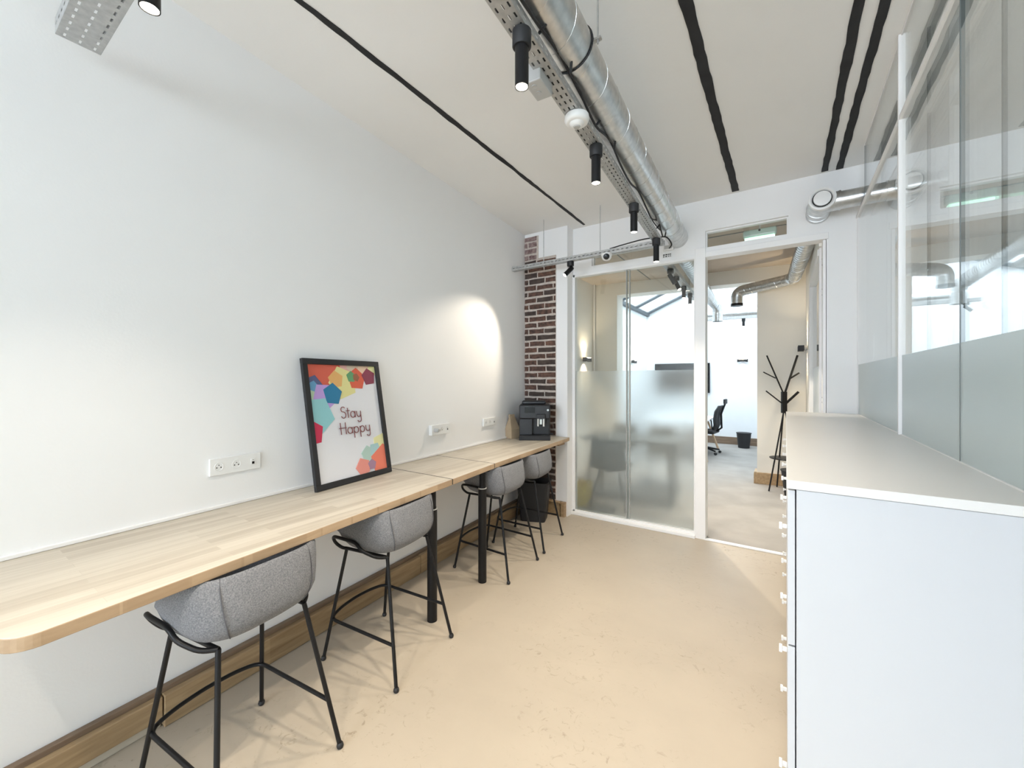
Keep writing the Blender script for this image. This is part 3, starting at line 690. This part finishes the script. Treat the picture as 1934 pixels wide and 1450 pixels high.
bin_('square black waste bin under the far worktop, behind the farthest stool', (-2.34, 3.93, 0), .135, .175, .42, math.radians(20), True)

# ================================================================== CABLE TRAYS
def tray(name, label, a, b, w_, hgt, rows=3, pitch=.045, rods=(), pct=1, rodtop=CEIL):
    a = Vector(a); b = Vector(b); L_ = (b-a).length; ang = math.atan2((b-a).y, (b-a).x)
    t = thing(name, label, 'cable tray', a, ang)
    mb = MB(); V = {}
    def q(p0, p1, p2, p3): mb.add([p0, p1, p2, p3], [(0, 1, 2, 3)])
    def panel(o, ey, width, rows_, sl_w, sl_l):
        # perforated sheet in plane (x, ey) starting at o
        n = int(L_/pitch); rh = width/rows_
        f = lambda x, s: (x, o[1]+ey[1]*s, o[2]+ey[2]*s)
        for r in range(rows_):
            s0 = r*rh; s1 = s0+rh; m0 = (s0+s1)/2-sl_w/2; m1 = m0+sl_w
            q(f(0, s0), f(L_, s0), f(L_, m0), f(0, m0)); q(f(0, m1), f(L_, m1), f(L_, s1), f(0, s1))
            for i in range(n):
                x0 = i*L_/n+(.5*pitch if r % 2 else 0)*0; xm0 = x0+(L_/n-sl_l)/2; 
                if i == 0: q(f(0, m0), f(xm0, m0), f(xm0, m1), f(0, m1))
                xm1 = xm0+sl_l; nx = (i+1)*L_/n+(L_/n-sl_l)/2 if i < n-1 else L_
                q(f(xm1, m0), f(nx, m0), f(nx, m1), f(xm1, m1))
    panel((0, -w_/2, 0), (0, 1, 0), w_, rows, .007, .022)
    mb.build('tray_floor', 'galv_tray', t, solid=.0016)
    for s in (-1, 1):
        mb = MB(); panel((0, s*w_/2, 0), (0, 0, 1), hgt, 1, .010, .022)
        q((0, s*w_/2, hgt), (L_, s*w_/2, hgt), (L_, s*(w_/2-.008), hgt), (0, s*(w_/2-.008), hgt))
        mb.build('tray_side', 'galv_tray', t, solid=.0016)
    for x in rods:
        for s in (0,):
            MB().tube([(x, s, -.01), (x, s, rodtop-.002-a.z)], .004, 8).build('rod', 'galv_tray', t, smooth=True)
            MB().lathe([(.010, -.012), (.010, -.003)], 6, Matrix.Translation((x, s, 0))).build('nut', 'galv_tray', t)
    return t
def tx(y): return -.775-.0665*(y-1.1)
TZ = 2.80
tray('cable_tray', 'long perforated steel cable tray under the ceiling carrying the row of spotlights', (tx(-1.2)-.012, -1.2, TZ), (tx(3.84)-.012, 3.84, TZ), .072, .038, rods=(.4, 1.9, 3.3, 4.7))
tray('cable_tray', 'perforated steel cable tray crossing in front of the brick corner', (-2.60, 3.90, TZ), (-.93, 3.90, TZ), .055, .045, rows=2, rods=(.40, 1.05))
tray('cable_tray', 'short end of perforated cable tray at the top left of the picture', (-2.24, .37, 2.83), (-.79, .37, 2.83), .12, .06, rods=(.5, 1.2))

# cables lying in and over the trays
def cable(pts, r, label): return tag(MB().tube(smoothpath(pts, 8), r, 8).build('cable', 'black_matte', smooth=True), label, 'cable')
pts = []
y = -.8; k = 0
while y < 3.9:
    pts.append((tx(y)+.034+random.uniform(-.005, .005), y, TZ+.048+(.045 if k % 3 == 1 else 0)+random.uniform(-.008, .008))); y += .23; k += 1
cable(pts, .006, 'thick black cable along the right side of the long tray, sagging between fixings')
pts = [(tx(y_)+.012+.010*math.sin(y_*5), y_, TZ+.125+.03*math.sin(y_*3.1)) for y_ in [i*.2-.6 for i in range(23)]]
cable(pts, .0045, 'thin black cable weaving above the long tray beside the duct')
for off_, lab in ((-.028, 'left black cable lying on the floor of the long tray'), (-.006, 'middle black cable lying on the floor of the long tray'), (.016, 'right black cable lying on the floor of the long tray')):
    cable([(tx(y_)-.006+off_+.004*math.sin(y_*7+off_*90), y_, TZ+.0075) for y_ in [i*.3-1.1 for i in range(17)]], .0055, lab)
for (y0, lab) in ((1.33, 'loop of black cable between duct and tray, near the duct clamp'), (1.98, 'drooping loop of black cable behind the second spotlight'), (3.6, 'looped black cable at the crossing of the two trays')):
    cable([(tx(y0)+.02, y0, TZ+.055), (tx(y0)+.048, y0+.02, TZ+.10), (tx(y0)+.060, y0+.07, TZ+.16), (tx(y0)+.058, y0+.14, TZ+.20), (tx(y0)+.052, y0+.21, TZ+.12), (tx(y0)+.03, y0+.25, TZ+.055)], .006, lab)
cable([(-1.45, 3.9, TZ+.055), (-1.3, 3.91, TZ+.075), (-1.12, 3.9, TZ+.085), (-.98, 3.88, TZ+.07), (-.90, 3.86, TZ+.05), (-.87, 3.92, TZ+.0), (-.9, 3.97, TZ-.02)], .006, 'black cable running over the crossing tray into the far end of the long tray')

# ================================================================== SPOTLIGHTS
def spot_light(parent, loc, direction, power, size=math.radians(100), blend=.75, col=(1, .89, .74), rad=.022):
    l = bpy.data.lights.new('lamp_light', 'SPOT'); l.energy = power; l.spot_size = size; l.spot_blend = blend; l.color = col; l.shadow_soft_size = rad
    o = bpy.data.objects.new('lamp_light', l); COL.objects.link(o); o.location = loc
    o.rotation_euler = Vector(direction).to_track_quat('-Z', 'Y').to_euler(); o.parent = parent
    return o
def downlight(x, y, label, L_=.14, z=TZ, power=54):
    t = thing('spotlight', label, 'spotlight', (x, y, z), 0, 'black cylinder spotlights on the trays')
    MB().lathe([(.030, -.002), (.034, -.004), (.034, -.058), (.031, -.062)], 24).build('adapter', 'black_matte', t, smooth=True)
    b = MB().lathe([(.0245, -.062), (.0245, -.062-L_), (.0215, -.062-L_), (.0215, -.054-L_)], 24).build('cylinder_body', 'black', t, smooth=True)
    MB().lathe([(.021, -.060-L_), (.021, -.057-L_)], 20).build('lens', 'lens', b)
    spot_light(t, (0, 0, -.072-L_), (0, 0, -1), power)
    return t
downlight(tx(1.23), 1.23, 'nearest hanging black spotlight in full view, top centre of the picture')
downlight(tx(2.05), 2.05, 'second black spotlight on the long tray, beyond the white motion sensor')
downlight(tx(2.88), 2.88, 'third black spotlight on the long tray, near the far end of the duct')
downlight(tx(3.69), 3.69, 'fourth black spotlight, where the two trays meet', .145)
t = downlight(-1.49, .385, 'black spotlight glaring at the top left edge of the picture, beside the cut tray end', .17, 2.83, 30)
downlight(tx(.40), .40, 'black spotlight over the viewer on the long tray', .14)
downlight(tx(-.45), -.45, 'black spotlight behind the viewer on the long tray', .14)
for y_, lab in ((-2.0, 'added unseen ceiling spotlight further behind the viewer, evening out the light'), (-3.6, 'added unseen ceiling spotlight near the rear window, evening out the light')): downlight(-.9, y_, lab, .14, CEIL)  # unseen lamps added behind the viewer to spread the light more evenly
# tilted spotlight on the crossing tray
def tilted(x, y, z, dirv, label, power=30, size=58, blend=.25):
    t = thing('spotlight', label, 'spotlight', (x, y, z), 0, 'black cylinder spotlights on the trays')
    MB().lathe([(.034, -.002), (.036, -.004), (.036, -.048), (.033, -.052)], 24).build('adapter', 'black_matte', t, smooth=True)
    MB().tube([(0, 0, -.05), (0, 0, -.078)], .009, 8).build('swivel', 'black', t, smooth=True)
    q = Vector(dirv).to_track_quat('-Z', 'Y').to_matrix().to_4x4(); mt = Matrix.Translation((0, 0, -.085)) @ q
    b = MB().lathe([(.022, .03), (.0245, .02), (.0245, -.10), (.0215, -.10), (.0215, -.09)], 24, mt).build('cylinder_body', 'black', t, smooth=True)
    MB().lathe([(.021, -.094), (.021, -.096)], 20, mt).build('lens', 'lens', b)
    spot_light(t, mt @ Vector((0, 0, -.115)), dirv, power, math.radians(size), blend, (1, .88, .72), .012)
    return t
tilted(-1.878, 3.90, TZ, (-.42, -.62, -.72), 'tilted glaring spotlight on the crossing tray, aimed at the left wall', 50, 64, .6)
# ================================================================== DUCTS
def duct_obj(name, label, path, r, pitch=.13, mats='galv', seam_r=.0022, collars=(), n=32, fil=.12, endcap=False):
    t = thing(name, label, 'duct'); P = fillet(path, fil, 8) if len(path) > 2 else [Vector(p) for p in path]
    MB().tube(P, r, n, cap=endcap).build('pipe', mats, t, smooth=True)
    # spiral seam
    pts = []; acc = 0
    cum = [0]
    for a, b in zip(P[:-1], P[1:]): cum.append(cum[-1]+(b-a).length)
    tot = cum[-1]; steps = int(tot/pitch*20); u = None; i = 0
    for s in range(steps+1):
        dd = tot*s/steps
        while i < len(P)-2 and cum[i+1] < dd: i += 1
        T = (P[i+1]-P[i]).normalized(); c = P[i]+T*(dd-cum[i])
        if u is None: u = T.orthogonal().normalized()
        u = (u-T*u.dot(T)).normalized(); w = T.cross(u); a = 2*PI*dd/pitch
        pts.append(c+(u*math.cos(a)+w*math.sin(a))*(r+.0005))
    if seam_r: MB().tube(pts, seam_r, 5).build('spiral_seam', mats, t, smooth=True)
    return t, P
DA = Vector((-.905, 4.36, 2.98)); DB = Vector((-.725-.0602*(-2.2-1.36)*-1*-1, -2.2, 2.98))
DB = Vector((-.760+.0485*(1.36+2.2), -2.2, 2.98))
t, P = duct_obj('ventilation_duct', 'big round galvanised spiral duct under the ceiling, entering the far wall', [DB, DA], .097, .19, seam_r=.0017)
dd = (DA-DB).normalized(); rotm = dd.to_track_quat('Z', 'Y').to_matrix().to_4x4()
def on_duct(y): k = (y-DB.y)/(DA.y-DB.y); return DB+(DA-DB)*k
for y, kind in ((1.62, 'c'), (.2, 'c')):
    mt = Matrix.Translation(on_duct(y)) @ rotm
    MB().lathe([(.0985, -.016), (.1015, -.016), (.1015, .016), (.0985, .016)], 32, mt, cap=False).build('clamp_ring', 'galv', t, smooth=True)
    MB().lathe([(.099, -.022), (.1035, -.021), (.1035, -.017), (.099, -.016)], 32, mt, cap=False).build('rubber_seal', 'black_matte', t, smooth=True)
    for s in (-1, 1):
        c = on_duct(y)
        MB().box(c.x+s*.103-.008, c.x+s*.103+.022*s+.008, c.y-.010, c.y+.010, c.z-.004, c.z+.004).build('clamp_ear', 'galv', t)
        MB().tube([(c.x+s*.118, c.y, c.z-.02), (c.x+s*.118, c.y, CEIL-.002)], .004, 8).build('rod', 'galv_tray', t, smooth=True)
# tee with round supply vent near the side glass
def vent():
    t = thing('air_vent', 'round white-faced supply vent on a galvanised tee, above the door beside the side glass', 'vent')
    c = Vector((.236, 3.98, 2.966)); w = Vector((.226, 4.35, 2.968)); r = .083
    MB().tube([c+Vector((0, .02, 0)), w], r, 32).build('pipe', 'galv', t, smooth=True)
    MB().tube([w-Vector((0, .16, 0)), w-Vector((0, .14, 0))], r+.003, 32).build('rim_band', 'galv', t, smooth=True)
    MB().tube([w-Vector((0, .06, 0)), w-Vector((0, .045, 0))], r+.003, 32).build('rim_band', 'galv', t, smooth=True)
    mt = Matrix.Translation(c) @ Matrix.Rotation(PI/2, 4, 'X')
    MB().lathe([(.086, -.035), (.090, -.01), (.088, .004), (.076, .008), (.066, -.002), (.064, -.012)], 36, mt, cap=False).build('valve_ring', 'plastic', t, smooth=True)
    MB().lathe([(.063, -.02), (.063, -.012)], 36, mt).build('valve_throat', 'black', t, smooth=True)
    MB().lathe([(.050, -.012), (.057, -.006), (.056, .006), (.04, .009), (.001, .010)], 36, mt).build('valve_disc', 'plastic', t, smooth=True)
    MB().tube([(.236, 4.10, 2.966), (.355, 4.10, 2.966)], .072, 28).build('branch_socket', 'galv', t, smooth=True)
    MB().tube([(.345, 4.10, 2.966), (.80, 4.10, 2.966)], .068, 28).build('branch_pipe', 'galv', t, smooth=True)
    MB().tube([(.345, 4.10, 2.966), (.357, 4.10, 2.966)], .076, 28).build('branch_rim', 'galv', t, smooth=True)
vent()
# ducts in the middle and back rooms
duct_obj('ventilation_duct', 'spiral duct bending left over the coat stand in the middle room', [(.20, 4.46, 2.93), (.09, 6.72, 2.93), (-.61, 6.97, 2.88), (-.61, 6.97, 2.70)], .078, .08, fil=.12, seam_r=.003)
MB_ = MB().tube([(-.61, 6.97, 2.70), (-.61, 6.97, 2.665)], .082, 24).build('duct_outlet_collar', 'black', smooth=True); tag(MB_, 'black collar at the open end of the bent spiral duct', 'collar')
duct_obj('ventilation_duct', 'spiral duct beyond the glass partition ending in a downward elbow', [(-.95, 4.46, 2.98), (-1.09, 7.75, 2.96), (-1.03, 8.25, 2.88), (-1.03, 8.25, 2.62)], .085, .085, fil=.16, seam_r=.003)
duct_obj('ventilation_duct', 'horizontal pale duct crossing the bright back room', [(-1.5, 9.9, 2.98), (-.05, 9.9, 2.98)], .09, .1)
tray('cable_tray', 'perforated cable tray in the middle room, seen through the glass partition', (-1.10, 4.5, 2.84), (-1.22, 7.1, 2.84), .09, .05, rods=(.7, 2.0), rodtop=3.25)
tray('cable_tray', 'perforated cable tray crossing the bright back room', (-1.6, 9.6, 2.82), (-.05, 9.6, 2.82), .09, .05, rods=(), rodtop=3.6)
MB_ = None
tilted(-1.11, 4.95, 2.84, (.35, .2, -.7), 'tilted spotlight nearest the glass in the middle room', 90)
tilted(-1.13, 5.35, 2.84, (.35, -.2, -.7), 'second tilted spotlight in the middle room behind the glass', 90)
downlight(-1.16, 5.95, 'first upright spotlight on the middle room tray', .10, 2.84, 90)
downlight(-1.18, 6.5, 'last upright spotlight on the middle room tray', .10, 2.84, 90)
downlight(-.72, 9.6, 'black spotlight hanging from the back room tray', .10, 2.82, 8)
tilted(-1.45, 9.6, 2.82, (-.5, -.2, -.6), 'tilted black spotlight at the left end of the back room tray', 8)

# ================================================================== CEILING DEVICES
t = thing('motion_sensor', 'round white motion sensor under the long cable tray', 'sensor', (tx(1.77), 1.77, TZ))
MB().lathe([(.046, 0), (.056, -.004), (.058, -.022), (.052, -.034), (.045, -.038)], 32).build('housing', 'plastic', t, smooth=True)
MB().lathe([(.036, -.036), (.030, -.046), (.020, -.052), (.001, -.053)], 28).build('dome', 'plastic', t, smooth=True)
MB().lathe([(.018, -.051), (.014, -.056), (.001, -.058)], 20).build('lens', 'grey_box', t, smooth=True)
t = thing('junction_box', 'light grey junction box hanging on the tray behind the nearest spotlight', 'junction box', (tx(1.45)-.055, 1.47, TZ-.045), math.radians(4))
MB().box(-.036, .036, -.06, .06, 0, .085).build('box', 'grey_box', t, bevel=.005)
for y in (-.03, .012): MB().lathe([(.008, -.002), (.011, -.003), (.011, .001)], 14, Matrix.Translation((-.005, y, 0))).build('knockout', 'grey_box', t, smooth=True)
t = thing('security_camera', 'white dome security camera with black lens under the crossing tray', 'camera', (-1.468, 3.86, TZ))
MB().lathe([(.045, 0), (.055, -.004), (.055, -.02), (.05, -.024)], 28).build('base', 'plastic', t, smooth=True)
MB().lathe([(.049, -.02), (.046, -.045), (.034, -.062), (.015, -.070), (.001, -.071)], 28).build('dome', 'plastic', t, smooth=True)
mt = Matrix.Translation((.012, -.036, -.040)) @ Vector((.35, -.9, -.35)).to_track_quat('Z', 'Y').to_matrix().to_4x4()
MB().lathe([(.030, -.01), (.029, .012), (.022, .016), (.001, .017)], 24, mt).build('lens', 'black_gloss', t, smooth=True)
# emergency box and small printed label over the partition
t = thing('emergency_unit', 'small white box on the wall under the far end of the duct', 'wall box', (-.99, FAR, 2.90))
MB().box(-.055, .05, -.03, 0, -.03, .035).build('casing', 'plastic', t, bevel=.006)
MB().box(-.04, .035, -.032, -.03, -.015, .02).build('front_cover', 'grey_box', t)
t = thing('wall_label', 'tiny white label with dark print above the glass partition', 'label', (-1.005, FAR, 2.823))
MB().box(-.045, .045, -.0155, -.0122, -.02, .02).build('card', 'plastic', t)
for k, (x, w_) in enumerate(((-.04, .018), (-.017, .022), (.010, .012), (.026, .012))):
    MB().box(x, x+w_, -.0162, -.0155, .003, .014).box(x, x+w_*.8, -.0162, -.0155, -.014, -.004).build('print', 'black', t)
# exit sign behind the transom
t = thing('exit_sign', 'translucent emergency exit light glowing pale green behind the transom over the door', 'exit sign', (-.21, 4.62, 2.97))
MB().box(-.14, .14, -.035, .035, -.03, .045).build('housing', 'exitbox', t, bevel=.02, seg=4)
MB().box(-.125, .125, -.03, .03, -.055, -.03).build('lit_diffuser', 'exitlit', t, bevel=.006)
MB().lathe([(.010, 0), (.010, .006)], 12, Matrix.Translation((0, -.035, .025)) @ Matrix.Rotation(PI/2, 4, 'X')).build('button', 'black', t)
MB().tube([(0, 0, .045), (0, 0, .28)], .006, 8).build('stem', 'plastic', t)

# ================================================================== LOCKERS
ex = .004; y = 1.375; s = .425; NC = 7
names = ['nearest', 'second', 'third', 'fourth', 'fifth', 'sixth', 'farthest']
for i in range(NC):
    y0 = y+i*s; y1 = min(y0+s, FAR-.01)-.002
    t = thing('locker_cabinet', '%s white locker column from the camera in the row under the off-white top' % names[i] if i not in (0, 6) else '%s white locker column in the row under the off-white top' % names[i], 'locker', (.24, y0, 0), 0, 'white locker columns')
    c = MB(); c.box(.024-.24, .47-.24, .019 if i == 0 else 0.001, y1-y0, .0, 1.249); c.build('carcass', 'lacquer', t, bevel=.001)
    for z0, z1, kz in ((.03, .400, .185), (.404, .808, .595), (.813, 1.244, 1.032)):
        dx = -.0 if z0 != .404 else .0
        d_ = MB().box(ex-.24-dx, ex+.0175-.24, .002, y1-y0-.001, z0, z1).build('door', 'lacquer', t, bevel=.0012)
        ky = s-.055
        k_ = MB().box(ex-.24-.016, ex-.24, ky-.007, ky+.007, kz-.006, kz+.006).box(ex-.24-.024, ex-.24-.014, ky-.011, ky+.011, kz-.010, kz+.010).build('knob', 'plastic', d_, bevel=.0015)
tag(MB().box(.0245, .489, 1.366, 1.392, 0, 1.249).build('side_panel', 'lacquer', bevel=.001), 'large white end panel closing the locker row, right foreground', 'panel')
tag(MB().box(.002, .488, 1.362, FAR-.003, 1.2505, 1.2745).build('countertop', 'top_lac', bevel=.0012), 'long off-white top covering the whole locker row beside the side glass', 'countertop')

# ================================================================== MIDDLE ROOM: coat stand, bin, sconces, table
def coat():
    # local x to the right as seen, built round a central axis
    t = thing('coat_stand', 'black metal branching coat stand with a small shelf, in the middle room', 'coat stand', (-.02, 6.90, 0), TH*.9)
    hub = MB(); hub.box(-.033, .033, -.02, .02, 1.09, 1.39); hub.build('hub', 'black', t, bevel=.003)
    def rod(a, b, r, nm): MB().tube([a, b], r, 8).build(nm, 'black', t, smooth=True)
    rod((-.015, -.015, 1.10), (-.245, -.07, 0.006), .010, 'leg'); rod((.015, -.01, 1.10), (.20, -.06, .006), .010, 'leg'); rod((0, .015, 1.10), (.0, .17, .006), .010, 'leg')
    for a, b, r in (((-.015, 0, 1.38), (-.235, 0, 1.90), .010), ((.015, 0, 1.38), (.17, -.02, 1.90), .014), ((-.02, 0, 1.22), (-.235, .02, 1.40), .009), ((.02, 0, 1.22), (.16, -.06, 1.39), .016)):
        rod(a, b, r, 'branch')
    rod((-.115, 0, 1.58), (-.28, .0, 1.665), .008, 'branch'); rod((.07, -.008, 1.57), (.175, -.05, 1.655), .011, 'branch')
    MB().lathe([(.001, .445), (.17, .445), (.178, .452), (.178, .458), (.17, .46), (.001, .452)], 32, Matrix.Translation((0, .0, 0))).build('shelf', 'black', t, smooth=True)
coat()
bin_('black round waste bin beside the coat stand, half hidden by the lockers', (.10, 6.62, 0), .115, .155, .34)
def sconce(label, loc, rz, light=3):
    t = thing('wall_lamp', label, 'wall lamp', loc, rz)   # local -y is out from the wall
    MB().box(-.03, .03, -.03, 0, -.03, .03).build('mount', 'grey_box', t, bevel=.003)
    mb = MB()
    sec = [(-.11, .035), (-.05, .024), (0, .017), (.05, .024), (.11, .035)]
    vs = [];
    for x, h in sec: vs += [(x, -.10, -h), (x, -.03, -h), (x, -.03, h), (x, -.10, h)]
    fs = [(i*4+k, (i+1)*4+k, (i+1)*4+(k+1) % 4, i*4+(k+1) % 4) for i in range(4) for k in range(4)]+[(0, 1, 2, 3), (19, 18, 17, 16)]
    mb.add(vs, fs).build('bow_shade', 'black_matte', t)
    MB().box(-.09, .09, -.095, -.035, .030, .036).build('diffuser', 'diffuser', t)
    for s in (-1, 1):
        spot_light(t, (0, -.065, s*.045), (0, .12, s), light, math.radians(110), .9, (1, .80, .52), .03)
sconce('bow-shaped black wall lamp on the bright back room wall', (-.856, 11.2, 2.02), 0, 3)
sconce('dark wall lamp beside the door opening of the middle room, above the coat stand', (.235, 6.75, 1.98), PI/2*-1, 14)
sconce('bow-shaped wall lamp on the left wall of the middle room, seen through the glass', (-2.86, 6.45, 1.90), PI/2, 16)
sconce('small dark wall lamp on the left wall of the bright back room', (-3.13, 9.9, 2.0), PI/2, 3)
tag(MB().tube([(-2.83, 6.84, 0), (-2.83, 6.84, 2.05), (-2.83, 6.84, 3.25)], .014, 10).build('conduit', 'frame', smooth=True), 'thin white conduit in the corner of the middle room', 'conduit')
# meeting table and chairs behind the frosted film
t = thing('meeting_table', 'dark meeting table blurred behind the frosted partition', 'table', (-1.80, 5.75, 0), .1)
MB().box(-.62, .62, -.4, .4, .72, .75).build('top', 'chairgrey', t, bevel=.004)
for sx in (-1, 1):
    for sy in (-1, 1): MB().tube([(sx*.56, sy*.34, 0), (sx*.5, sy*.3, .72)], .018, 8).build('leg', 'black', t, smooth=True)
def shell_chair(label, loc, rz):
    t = thing('shell_chair', label, 'chair', loc, rz, 'dark chairs behind the frosted partition')
    n = 9; vs = []
    prof = [(-.20, .45), (-.1, .435), (.05, .43), (.15, .45), (.2, .55), (.23, .70), (.25, .84)]
    for i, (y_, z_) in enumerate(prof):
        for k in range(n):
            u = k/(n-1)*2-1; c = .05*abs(u)**2.2 if i < 4 else -.0
            vs.append((u*(.22 if i < 5 else .21-.012*(i-4)), y_-(.05*u*u if i >= 4 else 0), z_+c))
    fs = [(i*n+k, i*n+k+1, (i+1)*n+k+1, (i+1)*n+k) for i in range(len(prof)-1) for k in range(n-1)]
    MB().add(vs, fs).build('seat_shell', 'chairgrey', t, smooth=60, solid=.012)
    for sx in (-1, 1):
        for sy in (-1, 1): MB().tube([(sx*.22, sy*.22, 0), (sx*.12, sy*.10, .43)], .011, 8).build('leg', 'black', t, smooth=True)
    return t
c0 = shell_chair('dark chair nearest the frosted glass on its left half, a blurred dark shape', (-1.80, 4.90, 0), math.radians(186))
dup(c0, (-1.55, 6.35, 0), math.radians(12), 'dark chair behind the right half of the frosted glass, beyond the table')
dup(c0, (-2.2, 6.4, 0), math.radians(-5), 'dark chair on the far side of the meeting table, left end')
t = thing('storage_crate', 'small yellow crate glimpsed low behind the frosted glass, left', 'crate', (-2.20, 4.74, 0), .1)
mb = MB(); mb.box(-.16, .16, -.12, .12, 0, .012)
for a in ((-.16, .16, -.12, -.108), (-.16, .16, .108, .12), (-.16, -.148, -.108, .108), (.148, .16, -.108, .108)): mb.box(a[0], a[1], a[2], a[3], .012, .26)
mb.build('crate_body', 'yellow', t, bevel=.003)
MB().box(-.17, .17, -.13, -.12, .235, .262).box(-.17, .17, .12, .13, .235, .262).build('crate_rim', 'yellow', t)

# ================================================================== BACK ROOM
t = thing('television', 'large black wall television in the bright back room', 'television', (-2.23, 11.19, 1.61))
MB().box(-.665, .665, -.06, -.02, -.375, .375).build('casing', 'black_matte', t, bevel=.004)
MB().box(-.65, .65, -.062, -.06, -.36, .36).build('screen', 'screen', t)
MB().box(-.2, .2, -.02, 0, -.15, .15).build('bracket', 'black', t)
t = thing('office_desk', 'white desk with pale wooden trestle legs in the bright back room', 'desk', (-1.92, 9.3, 0))
MB().box(-.60, .62, -.9, .9, .72, .745).build('top', 'desk_white', t, bevel=.003)
for sy in (-1, 1):
    for sx in (-1, 1): MB().tube([(.38+sx*.30, sy*.80, 0), (.38+sx*.06, sy*.74, .72)], .022, 8).build('leg', 'pine', t, smooth=True)
def office_chair():
    t = thing('office_chair', 'black office swivel chair at the white desk in the bright back room', 'chair', (-1.42, 9.55, 0), math.radians(84))
    # local +y front of seat
    b = MB().lathe([(.03, .09), (.028, .40), (.05, .43)], 14).build('gas_column', 'black', t, smooth=True)
    for k in range(5):
        a = 2*PI*k/5+.3; c_, s_ = math.cos(a), math.sin(a)
        MB().tube([(0, 0, .12), (.28*c_, .28*s_, .075)], [.028, .015], 8).build('base_arm', 'black', t, smooth=True)
        MB().lathe([(.024, -.022), (.028, -.012), (.028, .012), (.024, .022)], 14, Matrix.Translation((.29*c_, .29*s_, .028)) @ Matrix.Rotation(a, 4, 'Z') @ Matrix.Rotation(PI/2, 4, 'X')).build('caster', 'black_matte', t, smooth=True)
    MB().box(-.24, .24, -.22, .24, .43, .50).build('seat', 'black_matte', t, bevel=.03, seg=3)
    vs = []; prof = [(-.22, .52, .20), (-.26, .62, .23), (-.25, .75, .23), (-.27, .90, .21), (-.33, 1.02, .17)]; n = 7
    for y_, z_, hw in prof:
        for k in range(n): u = k/(n-1)*2-1; vs.append((u*hw, y_+.04*u*u, z_))
    MB().add(vs, [(i*n+k, i*n+k+1, (i+1)*n+k+1, (i+1)*n+k) for i in range(4) for k in range(n-1)]).build('backrest', 'black_matte', t, smooth=60, solid=.03)
    MB().box(-.10, .10, -.40, -.36, 1.06, 1.16).build('headrest', 'black_matte', t, bevel=.015)
    MB().tube([(0, -.2, .47), (0, -.31, .56), (0, -.30, .85), (0, -.38, 1.08)], .02, 8).build('back_spine', 'black', t, smooth=True)
    for sx in (-1, 1):
        MB().tube(fillet([(sx*.25, -.05, .46), (sx*.30, -.05, .50), (sx*.30, -.03, .68), (sx*.29, .12, .69)], .03), .014, 8).build('armrest', 'black', t, smooth=True)
office_chair()
bin_('dark waste bin against the back wall of the bright back room', (-.80, 10.75, 0), .115, .15, .34)
